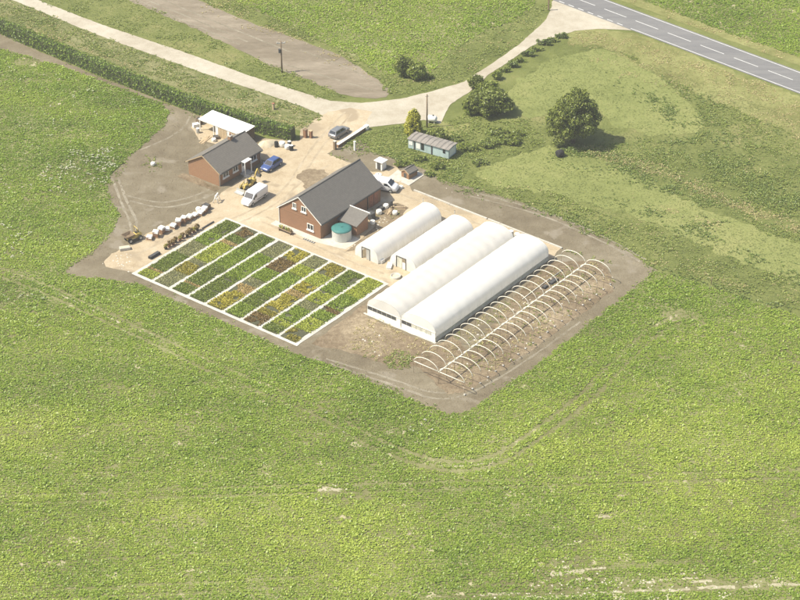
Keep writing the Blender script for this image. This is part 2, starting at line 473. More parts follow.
# lattice noise, n points -> 0..1
_lat = RNG.random((256, 256))
def vnoise(x, y, s):
    x = np.asarray(x) * s + 1000.3; y = np.asarray(y) * s + 1000.7
    xi = np.floor(x).astype(int); yi = np.floor(y).astype(int)
    fx = x - xi; fy = y - yi
    fx = fx * fx * (3 - 2 * fx); fy = fy * fy * (3 - 2 * fy)
    a = _lat[xi % 256, yi % 256]; b = _lat[(xi + 1) % 256, yi % 256]
    c = _lat[xi % 256, (yi + 1) % 256]; d = _lat[(xi + 1) % 256, (yi + 1) % 256]
    return (a * (1 - fx) + b * fx) * (1 - fy) + (c * (1 - fx) + d * fx) * fy

def fbm(x, y, s):
    return (vnoise(x, y, s) + 0.5 * vnoise(x, y, s * 2.1) + 0.25 * vnoise(x, y, s * 4.3)) / 1.75

def gp(pts, z=0.0):
    return [G(px, py, z) for px, py in pts]

def inside(P, poly):
    x, y = P[:, 0], P[:, 1]
    r = np.zeros(len(P), bool)
    n = len(poly)
    for i in range(n):
        x1, y1 = poly[i][0], poly[i][1]; x2, y2 = poly[(i + 1) % n][0], poly[(i + 1) % n][1]
        if y1 == y2: continue
        c = ((y1 > y) != (y2 > y)) & (x < (x2 - x1) * (y - y1) / (y2 - y1) + x1)
        r ^= c
    return r

def line_dist(P, line):
    d = np.full(len(P), 1e9)
    for a, b in zip(line[:-1], line[1:]):
        ax, ay, bx, by = a[0], a[1], b[0], b[1]
        dx, dy = bx - ax, by - ay
        t = np.clip(((P[:, 0] - ax) * dx + (P[:, 1] - ay) * dy) / (dx * dx + dy * dy), 0, 1)
        d = np.minimum(d, np.hypot(P[:, 0] - ax - t * dx, P[:, 1] - ay - t * dy))
    return d

def smooth_line(pts, n=2, closed=False):
    P = [Vector((p[0], p[1], 0)) for p in pts]
    for _ in range(n):
        Q = []
        m = len(P)
        for i in range(m if closed else m - 1):
            a, b = P[i], P[(i + 1) % m]
            Q += [a * 0.75 + b * 0.25, a * 0.25 + b * 0.75]
        if not closed: Q = [P[0]] + Q + [P[-1]]
        P = Q
    return P

def sheet(name, pts, z, mat, jit=0.25, smooth=0, world_pts=False, step=0.8, kind='structure', parent=None):
    P = [Vector((p[0], p[1], 0)) for p in pts] if world_pts else gp(pts)
    if smooth: P = smooth_line(P, smooth, True)
    Q = []
    for i in range(len(P)):
        a, b = P[i], P[(i + 1) % len(P)]
        L = (b - a).length
        n = max(1, int(L / step)) if jit else 1
        nrm = Vector((-(b - a).y, (b - a).x, 0)).normalized()
        for k in range(n):
            p = a.lerp(b, k / n)
            if jit:
                j = float(fbm(np.array([p.x]), np.array([p.y]), 0.6)[0] - 0.5) * 2 + random.uniform(-0.35, 0.35)
                p = p + nrm * (j * jit)
            Q.append((p.x, p.y, z))
    area = sum(Q[i][0] * Q[(i + 1) % len(Q)][1] - Q[(i + 1) % len(Q)][0] * Q[i][1] for i in range(len(Q)))
    if area < 0: Q.reverse()
    me = bpy.data.meshes.new(name)
    me.from_pydata(Q, [], [tuple(range(len(Q)))])
    me.materials.append(M[mat])
    o = bpy.data.objects.new(name, me)
    COL.objects.link(o)
    o.parent = parent
    if kind and parent is None: o['kind'] = kind
    return o

_nrib = 0
def ribbon(name, pts_px, w, z, mat):
    """narrow strip of quads along a line, uneven in width"""
    global _nrib
    _nrib += 1
    z += 0.0003 * (_nrib % 9)
    P = smooth_line(gp(pts_px), 3)
    vs, fs = [], []
    for i, p in enumerate(P):
        t = (P[min(i + 1, len(P) - 1)] - P[max(i - 1, 0)]).normalized(); n = Vector((-t.y, t.x, 0))
        a = w * random.uniform(0.55, 1.25)
        sh = random.uniform(-0.3, 0.3) * w
        vs += [tuple((p + n * (sh + a))[:2]) + (z,), tuple((p + n * (sh - a))[:2]) + (z,)]
    fs = [(2 * i, 2 * i + 1, 2 * i + 3, 2 * i + 2) for i in range(len(P) - 1)]
    o = MB().add(vs, fs).build(name, mat)
    o['kind'] = 'structure'
    return o

# ------------------------------------------------------------------ the ground
def big_ground():
    n = 40
    xs = np.linspace(-4000, 4000, n); ys = np.linspace(-3500, 4500, n)
    X, Y = np.meshgrid(xs, ys)
    v = np.stack([X.ravel(), Y.ravel(), np.zeros(n * n)], 1)
    f = [(j * n + i, j * n + i + 1, (j + 1) * n + i + 1, (j + 1) * n + i) for j in range(n - 1) for i in range(n - 1)]
    o = np_mesh('ground', v, f, 'grass'); o['kind'] = 'structure'
big_ground()

FIELD = [(-400, -60), (-60, 35), (-2, 48), (28, 56), (60, 66), (130, 92), (160, 103), (169, 111), (166, 124), (150, 140), (128, 158), (112, 175), (107, 188),
         (112, 203), (120, 215), (114, 232), (95, 250), (72, 265), (66, 274), (100, 279), (135, 283), (200, 312), (296, 354), (340, 368), (400, 394),
         (440, 411), (452, 415), (470, 410), (520, 376), (580, 331), (655, 271), (700, 284), (800, 317), (1150, 430), (1300, 1100), (-600, 1100)]
FARCROP = [(160, -60), (540, -60), (533, 6), (515, 21), (480, 34), (452, 50), (440, 66), (424, 76), (385, 74), (340, 50), (290, 26), (235, 1)]
EASTCROP = [(520, -60), (641, 0), (722, 31), (800, 58), (1100, 165), (1200, -60)]
sheet('field', FIELD, 0.02, 'fieldsoil', 0.35, step=1.2)
sheet('field', FARCROP, 0.02, 'fieldsoil', 0.3, step=1.2)
sheet('field', EASTCROP, 0.02, 'fieldsoil', 0.3, step=1.2)

# mown paddock, rough verges
sheet('paddock', [(505, 92), (540, 62), (590, 48), (625, 52), (668, 82), (705, 118), (700, 136), (640, 134), (610, 124), (600, 108), (560, 104), (545, 118), (520, 120)], 0.022, 'mown', 1.3, 2)
sheet('paddock', [(468, 176), (500, 160), (545, 146), (580, 152), (640, 176), (700, 206), (800, 246), (900, 280), (900, 320), (800, 286), (720, 252), (640, 218), (560, 196), (510, 188)], 0.022, 'mown', 1.3, 2)
sheet('verge', [(-90, -30), (-20, -30), (20, 4), (300, 107), (326, 117), (302, 132), (200, 97), (100, 58), (0, 18), (-90, -15)], 0.024, 'verge', 0.4)
sheet('verge', [(572, 29), (600, 29), (634, 33), (800, 97), (950, 154), (950, 196), (800, 138), (700, 96), (640, 66), (600, 46), (566, 44)], 0.026, 'straw', 1.0)
sheet('verge', [(585, -28), (606, -5), (800, 66), (950, 120), (950, 112), (800, 57), (722, 30), (641, -1), (600, -20)], 0.028, 'straw', 0.3)
sheet('grass_strip', [(30, -8), (125, -2), (240, 50), (245, 56), (300, 78), (346, 96), (330, 101), (250, 75), (180, 50), (100, 24)], 0.023, 'grass', 0.3)

# bare earth: the worn strip beyond the lane and the dug-over ground round the nursery
sheet('bare_strip', [(95, -30), (165, -30), (198, 1), (250, 22), (300, 40), (345, 58), (372, 76), (392, 90), (386, 98), (366, 98), (340, 94), (300, 77), (262, 62), (240, 50), (222, 42), (180, 22), (130, 1)], 0.03, 'strip', 0.45)
for a_ in ([(124, -6), (180, 19), (240, 45)], [(132, -6), (188, 17), (248, 42)], [(150, -6), (210, 20), (290, 52)], [(262, 58), (310, 72), (372, 90)], [(300, 50), (345, 66), (380, 86)]):
    ribbon('wheel_rut', a_, 0.2, 0.034, 'rut')
SOIL = [(-200, -35), (-60, 18), (0, 34), (60, 60), (100, 77), (160, 100), (200, 116), (222, 120), (262, 138), (300, 140), (345, 138), (362, 140), (372, 152), (400, 160), (424, 170), (440, 180),
        (470, 187), (510, 199), (560, 216), (610, 241), (657, 270), (580, 333), (520, 378), (470, 412), (452, 416), (440, 412), (400, 395), (340, 369), (296, 355), (200, 313), (135, 284), (100, 280),
        (64, 275), (70, 264), (94, 249), (113, 231), (119, 215), (111, 203), (106, 188), (111, 174), (127, 157), (149, 139), (165, 123), (168, 111), (159, 104), (130, 93), (60, 67), (28, 57), (-2, 49), (-60, 36), (-300, -40)]
sheet('bare_soil', SOIL, 0.035, 'soil', 0.35)

for ln in ([(112, 178), (122, 205), (132, 226), (128, 242)], [(118, 178), (127, 203), (138, 222), (135, 240)], [(128, 196), (160, 204), (190, 198), (214, 188)], [(130, 201), (162, 209), (192, 203), (214, 194)], [(140, 150), (165, 140), (185, 128), (190, 116)],
           [(330, 364), (390, 384), (450, 406), (520, 366), (580, 322)], [(326, 359), (392, 379), (450, 400), (516, 360), (575, 318)], [(470, 196), (540, 214), (600, 240), (640, 262)], [(476, 193), (545, 211), (606, 237), (646, 260)]):
    ribbon('wheel_rut', ln, 0.2, 0.039, 'rut')

# main road
RD = (Vector((68.2, 334.8, 0)) - Vector((41.8, 360.6, 0))).normalized()
RN = Vector((-RD.y, RD.x, 0))
RC = Vector((48.9, 357.95, 0))                        # on the centre line
def road_pt(s, t, z=0.0):
    return RC + RD * s + RN * t + Vector((0, 0, z))
def road_strip(name, s0, s1, t0, t1, z, mat, parent=None):
    q = [road_pt(s0, t0), road_pt(s1, t0), road_pt(s1, t1), road_pt(s0, t1)]
    return sheet(name, [(p.x, p.y) for p in q], z, mat, 0, world_pts=True, parent=parent, kind=None if parent else 'structure')
road = road_strip('main_road', -160, 160, -3.55, 3.55, 0.05, 'asphalt')
s = -155.3
while s < 150:
    road_strip('centre_dash', s, s + 5.2, -0.09, 0.09, 0.058, 'roadpaint', road)
    s += 7.35
road_strip('edge_line', -160, 160, 3.02, 3.20, 0.058, 'roadpaint', road)
road_strip('edge_line', -6.9, 160, -3.20, -3.02, 0.058, 'roadpaint', road)
road_strip('edge_line', -160, -27, -3.20, -3.02, 0.058, 'roadpaint', road)
s = -26.2
while s < -7.8:
    road_strip('give_way_dash', s, s + 1.3, -3.20, -2.98, 0.058, 'roadpaint', road)
    s += 2.3

# chalk lane and sandy yard
LANE = [(-60, -30), (-25, -12), (12, 0), (100, 36), (200, 72), (260, 92), (300, 106), (326, 117), (340, 122), (362, 128), (400, 124), (424, 120), (441, 124), (446, 112), (452, 103), (470, 92), (487, 76),
        (510, 61), (530, 47), (545, 40), (575, 31), (600, 29), (632, 30.5), (606, 19), (580, 8), (558, -4), (552, 2), (551, 9), (545, 21), (520, 44), (490, 65), (464, 82), (430, 92), (400, 99), (362, 103), (330, 101), (300, 92), (250, 76), (180, 51), (100, 24), (38, 0), (0, -16), (-30, -32)]
sheet('lane', LANE, 0.043, 'lane', 0.14, step=0.6)
sheet('track', [(441, 121), (455, 126), (468, 122), (470, 130), (460, 138), (448, 136), (430, 126)], 0.041, 'straw', 0.6)
YARD = [(103, 262), (112, 254), (128, 248), (148, 234), (178, 220), (206, 206), (222, 193), (240, 181), (262, 166), (258, 150), (262, 138), (288, 141), (299, 141), (300, 130), (314, 120), (328, 112), (350, 108), (372, 112),
        (362, 130), (340, 146), (327, 154), (340, 159), (356, 165), (372, 172), (384, 172), (395, 165), (404, 178), (413, 191), (460, 209), (506, 227), (560, 248), (554, 258), (545, 262), (500, 240),
        (430, 275), (400, 284), (390, 287), (378, 282), (228, 222.5), (137, 274), (120, 270), (106, 267)]
sheet('yard', YARD, 0.052, 'yard', 0.25, step=0.6)
for ln in ([(345, 112), (318, 140), (300, 165), (285, 190), (258, 208), (215, 226)], [(352, 114), (325, 143), (308, 168), (292, 193), (262, 213), (222, 231)], [(200, 222), (170, 238), (130, 258)], [(262, 222), (310, 243), (350, 262), (384, 274)], [(266, 217), (316, 239), (352, 256), (390, 270)], [(395, 192), (440, 209), (500, 233)], [(330, 165), (300, 182), (280, 205)]):
    ribbon('wheel_rut', ln, 0.2, 0.0545, 'yardrut')
sheet('yard_stain', [(297, 177), (306, 170), (322, 169), (330, 174), (322, 182), (312, 192), (302, 190), (304, 183)], 0.057, 'rubble', 0.8, 1, step=0.4)
sheet('weedy_soil', [(385, 290), (366, 304), (368, 318), (402, 333), (436, 346), (452, 336), (470, 352), (545, 262), (560, 262), (600, 262), (613, 276), (612, 292), (560, 330), (500, 372), (470, 392), (448, 394), (430, 378), (414, 366), (396, 368), (380, 362), (345, 352), (312, 344), (340, 322)], 0.045, 'rubble', 0.5)

# ------------------------------------------------------------------ nursery beds
NB, BW, BL = 9, 31.2 / 9, 20.25
BEDS = ['l.10 t.03 d.28 s.20 g.18 d.21', 's.20 o.16 s.06 l.12 l.18 t.05 d.10 r.13', 'd.12 t.03 d.30 g.30 d.25', 'd.16 d.22 g.22 g.18 s.22', 'y.14 y.12 t.12 s.10 g.17 r.18 y.17',
        'g.18 d.16 g.12 g.24 l.15 s.15', 'r.14 o.08 y.24 t.08 y.12 l.17 o.17', 'd.10 l.08 g.20 s.10 l.17 g.15 d.20', 'o.15 l.18 g.12 r.05 g.22 l.14 l.14']
BEDLOOK = ['dark green and grey blocks', 'mixed green, grey and red-brown blocks', 'plain dark green blocks', 'deep green with grey end', 'yellow near end and a red-brown block',
           'green blocks fading to grey', 'mostly golden yellow plants', 'green blocks crossed by a pale band', 'loose yellow-green plants']
ORD = ['first', 'second', 'third', 'fourth', 'fifth', 'sixth', 'seventh', 'eighth', 'ninth']
BLOCKLOOK = dict(g='block of mid green plants', d='block of dark green plants', l='block of light yellow-green plants', y='block of golden yellow plants', r='block of red-brown plants',
                 s='block of silver grey plants', t='strip of straw coloured plants', o='block of olive yellow plants')
def plant_leaves(P, size, nl, lift=(0.3, 1.0), rng=RNG, wid=0.5, scl=None):
    """tufts of kite-shaped leaves at points P -> verts, quads"""
    n = len(P)
    az = rng.random((n, nl)) * 2 * math.pi
    el = rng.uniform(lift[0], lift[1], (n, nl))
    L = size * rng.uniform(0.7, 1.25, (n, nl))
    if scl is not None: L = L * scl[:, None]
    W = L * wid * 0.5
    ce, se = np.cos(el), np.sin(el)
    ca, sa = np.cos(az), np.sin(az)
    B = P[:, None, :] + np.stack([ca * 0.03, sa * 0.03, np.zeros_like(ca)], -1)
    d = np.stack([ca * ce, sa * ce, se], -1)
    side = np.stack([-sa, ca, np.zeros_like(ca)], -1)
    up = np.stack([-ca * se, -sa * se, ce], -1)
    mid = B + d * (L * 0.55)[..., None]
    lft = mid + side * W[..., None] + up * (W * 0.3)[..., None]
    rgt = mid - side * W[..., None] + up * (W * 0.3)[..., None]
    tip = B + d * L[..., None] - np.stack([np.zeros_like(ca), np.zeros_like(ca), L * 0.18], -1)
    V4 = np.stack([B, rgt, tip, lft], 2).reshape(-1, 3)
    F4 = np.arange(len(V4)).reshape(-1, 4)
    return V4, F4

for i in range(NB + 1):
    v0 = i * BW
    w = 0.36 if i in (0, NB) else 0.32
    sheet('path', [tuple(S(-0.3, v0 - w)[:2]), tuple(S(BL + 0.3, v0 - w)[:2]), tuple(S(BL + 0.3, v0 + w)[:2]), tuple(S(-0.3, v0 + w)[:2])], 0.075, 'pathwhite', 0.085, world_pts=True, step=0.45)
for uu, w in ((-0.12, 0.26), (BL + 0.1, 0.17)):
    q = [S(uu - w, -0.4), S(uu - w, 31.6), S(uu + w, 31.6), S(uu + w, -0.4)]
    sheet('path', [tuple(p[:2]) for p in q], 0.081, 'pathwhite', 0.05, world_pts=True, step=0.7)
for i in range(NB):
    rt = at_site('plant_bed', BL / 2, (i + 0.5) * BW, '%s plant bed counted from the covered brick pallets, %s' % (ORD[i], BEDLOOK[i]), 'plant bed', z=0.0, group='white-edged plant beds of the nursery')
    MB().box(-BL / 2 + 0.1, BL / 2 - 0.1, -BW / 2 + 0.2, BW / 2 - 0.2, 0.05, 0.066).build('membrane', 'membrane', rt)
    toks = BEDS[i].split(); tot = sum(float(t[1:]) for t in toks)
    x = -BL / 2 + 0.25
    full = BL - 0.5
    for t in toks:
        ln = full * float(t[1:]) / tot
        key = t[0]
        a, b = x + 0.06, x + ln - 0.06
        yw = BW / 2 - 0.36
        sp = 0.225
        gx, gy = np.meshgrid(np.arange(a + 0.1, b - 0.05, sp), np.arange(-yw, yw + 0.01, sp))
        P = np.stack([gx.ravel(), gy.ravel(), np.full(gx.size, 0.066)], 1)
        if len(P) == 0: x += ln; continue
        P[:, :2] += RNG.normal(0, 0.035, (len(P), 2))
        keep = (vnoise(P[:, 0] + i * 31, P[:, 1] + i * 17, 0.9) > (0.28 if key in 'sytro' else 0.13))
        P = P[keep]
        if len(P) < 4: x += ln; continue
        hs = dict(g=0.28, d=0.26, l=0.27, y=0.30, r=0.28, s=0.20, t=0.22, o=0.28)[key]
        vv, ff = plant_leaves(P, hs * 0.88, 6, (0.3, 1.25), wid=0.66)
        o = np_mesh('plant_block', vv, ff, 'bed_' + key, rt)
        o['label'] = BLOCKLOOK[key]; o['kind'] = 'stuff'
        x += ln

# ------------------------------------------------------------------ buildings
def gable_house(rt, L, W, eave, ridge, wallmat, roofmat, over=0.3, verge=0.2):
    h, l = W / 2, L / 2
    pr = [(-h, 0), (h, 0), (h, eave), (0, ridge), (-h, eave)]
    vs = [(-l, y, z) for y, z in pr] + [(l, y, z) for y, z in pr]
    fs = [(0, 1, 2, 3, 4), (9, 8, 7, 6, 5), (0, 5, 6, 1), (1, 6, 7, 2), (4, 9, 5, 0)]
    MB().add(vs, fs).build('wall', wallmat, rt, uv=True)
    sl = (ridge - eave) / h
    rf = None
    for sgn in (-1, 1):
        ey = sgn * (h + over); ez = eave - sl * over
        x0, x1 = -l - verge, l + verge
        t = 0.12
        a = [(x0, 0, ridge + 0.02), (x1, 0, ridge + 0.02), (x1, ey, ez + 0.02), (x0, ey, ez + 0.02)]
        vs = a + [(p[0], p[1], p[2] + t) for p in a]
        rf = MB().add(vs, [(3, 2, 1, 0), (4, 5, 6, 7), (0, 1, 5, 4), (1, 2, 6, 5), (2, 3, 7, 6), (3, 0, 4, 7)]).build('roof', roofmat, rt, uv=True)
        MB().box(x0 + 0.05, x1 - 0.05, ey + sgn * 0.03 - 0.05, ey + sgn * 0.03 + 0.05, ez - 0.08, ez + 0.05).build('gutter', 'dark', rf)
    MB().tube([(-l - verge - 0.02, 0, ridge + 0.12), (l + verge + 0.02, 0, ridge + 0.12)], 0.11, 8).build('ridge_cap', roofmat, rf, uv=True)
    # verge boards on both gables
    for sx in (-1, 1):
        for sgn in (-1, 1):
            xb = sx * (l + verge + 0.015)
            p0 = (0, ridge + 0.1); p1 = (sgn * (h + over), eave - sl * over + 0.1)
            w = 0.16
            vs = []
            for xx in (xb - 0.02, xb + 0.02):
                vs += [(xx, p0[0], p0[1]), (xx, p1[0], p1[1]), (xx, p1[0], p1[1] - w), (xx, p0[0], p0[1] - w)]
            MB().add(vs, [(0, 1, 2, 3), (7, 6, 5, 4), (0, 4, 5, 1), (1, 5, 6, 2), (2, 6, 7, 3), (3, 7, 4, 0)]).build('verge_board', 'palewood' if wallmat == 'brick2' else 'white', rt)

def window(rt, axis, pos, along, z, w, h, side, mull=1, sill=True, pane='glass'):
    """axis 'x': wall is a plane x=pos; 'y': wall is a plane y=pos; side = outward sign"""
    def bx(mb, a0, a1, z0, z1, d0, d1):
        lo, hi = sorted((pos + side * d0, pos + side * d1))
        if axis == 'x': mb.box(lo, hi, a0, a1, z0, z1)
        else: mb.box(a0, a1, lo, hi, z0, z1)
    t = 0.09
    f = MB()
    bx(f, along - w / 2, along + w / 2, z - h / 2, z - h / 2 + t, 0.0, 0.07)
    bx(f, along - w / 2, along + w / 2, z + h / 2 - t, z + h / 2, 0.0, 0.07)
    bx(f, along - w / 2, along - w / 2 + t, z - h / 2 + t, z + h / 2 - t, 0.0, 0.07)
    bx(f, along + w / 2 - t, along + w / 2, z - h / 2 + t, z + h / 2 - t, 0.0, 0.07)
    fo = f.build('window', 'white', rt)
    iw = (w - 2 * t)
    for k in range(mull + 1):
        a0 = along - w / 2 + t + iw * k / (mull + 1); a1 = along - w / 2 + t + iw * (k + 1) / (mull + 1)
        p = MB(); bx(p, a0 + 0.02, a1 - 0.02, z - h / 2 + t, z + h / 2 - t, 0.005, 0.02); p.build('pane', pane, fo)
        if k:
            p = MB(); bx(p, a0 - 0.04, a0 + 0.04, z - h / 2 + t, z + h / 2 - t, 0.0, 0.06); p.build('mullion', 'white', fo)
    if sill:
        p = MB(); bx(p, along - w / 2 - 0.1, along + w / 2 + 0.1, z - h / 2 - 0.17, z - h / 2 - 0.004, 0.0, 0.16); p.build('sill', 'white', fo)
    return fo

# barn
UB, VB = 31.7, 11.3
barn = at_site('brick_barn', UB, VB, 'large red brick barn with dark slate roof beside the green-lidded water tank', 'barn')
gable_house(barn, 14.6, 8.3, 2.75, 5.85, 'brick', 'slate', 0.3, 0.15)
xg = -7.3
window(barn, 'x', xg, -(10.38 - VB), 4.05, 0.72, 0.95, -1, 1)
window(barn, 'x', xg, -(12.23 - VB), 4.05, 0.95, 0.95, -1, 1)
window(barn, 'x', xg, -(13.45 - VB), 1.38, 1.25, 1.05, -1, 1)
MB().box(xg - 0.035, xg - 0.001, -4.1, 4.1, 2.62, 2.74).build('string_course', 'brick', barn, uv=True)
MB().cyl((xg - 0.06, 4.05, 0), 0.06, 2.7, 8).build('downpipe', 'white', barn)
MB().cyl((35.71 - UB, -4.22, 0), 0.07, 2.6, 8).build('downpipe', 'dark', barn)
dr = MB().box(4.55, 6.6, -4.2, -4.15, 0, 2.35).build('barn_door', 'terra', barn)
MB().box(5.53, 5.6, -4.235, -4.2, 0, 2.35).build('door_gap', 'dark', dr)
q = [S(23.2, 6.4), S(23.2, 15.6), S(24.3, 20.3), S(28.0, 20.3), S(28.2, 15.5), S(24.5, 15.6), S(24.5, 6.4)]
sheet('apron', [tuple(p[:2]) for p in q], 0.062, 'concrete', 0.1, world_pts=True)

# annexe against the barn's long side
an = at_site('brick_annexe', 29.75, 17.5, 'small red brick lean-to with grey sloping roof and white fascia against the barn', 'annexe')
aw = 1.75
vs = []
for y in (-1.75, 1.75):
    vs += [(-1.35, y, 0), (1.35, y, 0), (1.35, y, 2.55), (-1.35, y, 1.75)]
MB().add(vs, [(0, 1, 2, 3), (7, 6, 5, 4), (0, 4, 5, 1), (1, 5, 6, 2), (3, 7, 4, 0)]).build('wall', 'brick', an, uv=True)
vs = []
for y in (-1.95, 1.9):
    vs += [(-1.6, y, 1.69), (1.5, y, 2.61), (1.5, y, 2.72), (-1.6, y, 1.80)]
MB().add(vs, [(0, 1, 2, 3), (7, 6, 5, 4), (0, 4, 5, 1), (1, 5, 6, 2), (2, 6, 7, 3), (3, 7, 4, 0)]).build('roof', 'slate', an, uv=True)
MB().box(1.5, 1.62, -2.0, 1.95, 2.48, 2.82).build('fascia', 'white', an)
MB().box(1.351, 1.40, -1.2, -0.3, 0, 1.95).build('door', 'dark', an)

# water tank
tk = at_site('water_tank', 26.6, 17.75, 'round corrugated steel water tank with teal cover at the barn corner', 'tank')
ring = []
nseg = 40
mbt = MB()
prof = [(1.48 + (0.03 if i % 2 else 0), i * 0.12) for i in range(15)]
rings = [[(r * math.cos(2 * math.pi * a / nseg), r * math.sin(2 * math.pi * a / nseg), z) for a in range(nseg)] for r, z in prof]
mbt.loft(rings).build('tank_wall', 'tanksteel', tk)
rings = [[(r * math.cos(2 * math.pi * a / nseg), r * math.sin(2 * math.pi * a / nseg), z) for a in range(nseg)] for r, z in ((1.56, 1.60), (1.57, 1.74), (1.1, 1.84), (0.15, 1.95))]
cv = MB().loft(rings).build('cover', 'teal', tk)
MB().cyl((0, 0, 1.95), 0.18, 0.07, 12).build('hatch', 'teal', cv)
MB().tube([(1.5, 0.3, 0.1), (1.62, 0.3, 0.4), (1.62, 0.3, 1.5), (1.45, 0.3, 1.66)], 0.04, 6).build('inlet_pipe', 'dark', tk)

# bungalow
UH, VH = 32.15, -10.9
bg_ = at_site('brick_bungalow', UH, VH, 'red brick bungalow with grey tiled roof, white porch and chimney', 'bungalow')
gable_house(bg_, 9.9, 6.5, 2.5, 4.45, 'brick2', 'slate2', 0.4, 0.2)
yf = -3.25
for uu, ww in ((28.75, 1.35), (31.05, 1.2), (35.4, 1.5)):
    window(bg_, 'y', yf, uu - UH, 1.55, ww, 1.0, -1, 1)
ch = MB().box(1.35, 1.95, -0.2, 0.35, 3.9, 5.15).build('chimney', 'brick2', bg_, uv=True)
MB().box(1.28, 2.02, -0.27, 0.42, 5.15, 5.27).build('chimney_cap', 'concrete', ch)
MB().cyl((1.65, 0.08, 5.27), 0.12, 0.35, 10).build('chimney_pot', 'terra', ch)
dx = 33.0 - UH
dd = MB().box(dx - 0.45, dx + 0.45, yf - 0.03, yf - 0.001, 0.2, 2.2).build('door', 'white', bg_)
MB().box(dx - 0.25, dx + 0.25, yf - 0.045, yf - 0.031, 1.2, 2.0).build('door_light', 'glass', dd)
MB().cyl((dx + 0.35, yf - 0.08, 1.1), 0.03, 0.05, 8, axis='y').build('handle', 'dark', dd)
po = MB().box(dx - 0.85, dx + 0.85, yf - 1.1, yf - 0.002, 2.32, 2.44, 0.02).build('porch_roof', 'white', bg_)
for sx in (-0.75, 0.75):
    MB().box(dx + sx - 0.06, dx + sx + 0.06, yf - 1.05, yf - 0.93, 0, 2.32).build('porch_post', 'white', po)
MB().box(dx - 0.9, dx + 0.9, yf - 1.3, yf - 0.002, 0, 0.18, 0.02).build('door_step', 'concrete', bg_)
for xx in (-4.9, 4.9):
    MB().tube([(xx, yf - 0.45, 2.32), (xx, yf - 0.08, 2.05), (xx, yf - 0.08, 0.05)], 0.06, 8).build('downpipe', 'white', bg_)
q = [S(26.3, -15.0), S(26.3, -6.6), S(27.1, -6.6), S(37.4, -6.5), S(38.0, -7.5), S(38.0, -15.0)]
sheet('apron', [tuple(p[:2]) for p in q], 0.058, 'soil', 0.12, world_pts=True)
q = [S(25.5, -15.2), S(25.5, -7.0), S(26.9, -7.0), S(26.9, -15.2)]
sheet('apron', [tuple(p[:2]) for p in q], 0.064, 'rubble', 0.4, world_pts=True)

# white roofed shelter behind the bungalow
sh = at_site('open_shelter', 41.1, -18.4, 'open-sided shelter with flat white sheet roof between hedge and bungalow', 'shelter')
mb = MB()
n = 30
for k in range(n):                                        # corrugated sheets
    x0 = -1.75 + 3.5 * k / n; x1 = -1.75 + 3.5 * (k + 1) / n
    mb.add([(x0, -4.7, 2.15 + 0.06 * x0 + (0.03 if k % 2 else 0)), (x1, -4.7, 2.15 + 0.06 * x1 + (0.0 if k % 2 else 0.03)), (x1, 4.7, 2.15 + 0.06 * x1 + (0.0 if k % 2 else 0.03)), (x0, 4.7, 2.15 + 0.06 * x0 + (0.03 if k % 2 else 0))], [(0, 1, 2, 3)])
mb.build('roof', 'whitesheet', sh)
for y in (-4.5, -1.5, 1.5, 4.5):
    for x in (-1.6, 1.6):
        MB().box(x - 0.06, x + 0.06, y - 0.06, y + 0.06, 0, 2.1 + 0.06 * x).build('post', 'white' if x < 0 else 'wood', sh)
MB().box(1.55, 1.6, -4.5, 4.5, 0.02, 2.1).build('back_panel', 'palewood', sh)
MB().box(-1.75, -1.68, -4.7, 4.7, 1.9, 2.07).build('fascia', 'white', sh)
for k in range(9):
    MB().box(-1.66, -1.62, -4.5 + 0.62 * k, -3.92 + 0.62 * k, 0.02, 1.88).build('wall_board', 'palewood' if k % 4 else 'white', sh)
sheet('shelter_floor', [(192, 128), (200, 116), (214, 116), (250, 133), (238, 142), (222, 146), (200, 140)], 0.056, 'yard', 0.35)

# blue-green prefabricated cabin
cl, cr = G(408.3, 148.3), G(448.5, 159.6)
cd = (cr - cl); cL = cd.length; crz = math.atan2(cd.y, cd.x)
cw = 2.5
nb = Vector((-math.sin(crz), math.cos(crz), 0))
cab = empty('prefab_cabin', (cl + cr) / 2 + nb * cw / 2, crz, 'long blue-green cabin with grey ribbed roof beside the golden conifer', 'cabin')
h0 = 1.75
MB().box(-cL / 2, cL / 2, -cw / 2, cw / 2, 0.08, h0).build('wall', 'bluegreen', cab)
rf = MB()
vs = []
for x in (-cL / 2 - 0.15, cL / 2 + 0.15):
    vs += [(x, -cw / 2 - 0.2, h0 + 0.01), (x, 0, h0 + 0.17), (x, cw / 2 + 0.2, h0 + 0.01), (x, cw / 2 + 0.2, h0 + 0.09), (x, 0, h0 + 0.25), (x, -cw / 2 - 0.2, h0 + 0.09)]
rf.add(vs, [(0, 1, 4, 5), (1, 2, 3, 4), (6, 11, 10, 7), (7, 10, 9, 8), (5, 4, 10, 11), (4, 3, 9, 10), (0, 6, 7, 1), (1, 7, 8, 2), (0, 5, 11, 6), (2, 8, 9, 3)])
ro = rf.build('roof', 'greyroof', cab)
for k in range(8):
    x = -cL / 2 + cL * (k + 0.5) / 8
    MB().add([(x - 0.03, -cw / 2 - 0.21, h0 + 0.10), (x + 0.03, -cw / 2 - 0.21, h0 + 0.10), (x + 0.03, 0, h0 + 0.30), (x - 0.03, 0, h0 + 0.30), (x - 0.03, cw / 2 + 0.21, h0 + 0.12), (x + 0.03, cw / 2 + 0.21, h0 + 0.12)], [(0, 1, 2, 3), (3, 2, 5, 4)]).build('rib', 'dark', ro)
for fx in (0.155, 0.585):
    x = -cL / 2 + cL * fx
    MB().box(x - 0.10, x + 0.10, -cw / 2 - 0.08, -cw / 2 - 0.002, 0.05, h0 - 0.02).build('dark_strip', 'dark', cab)
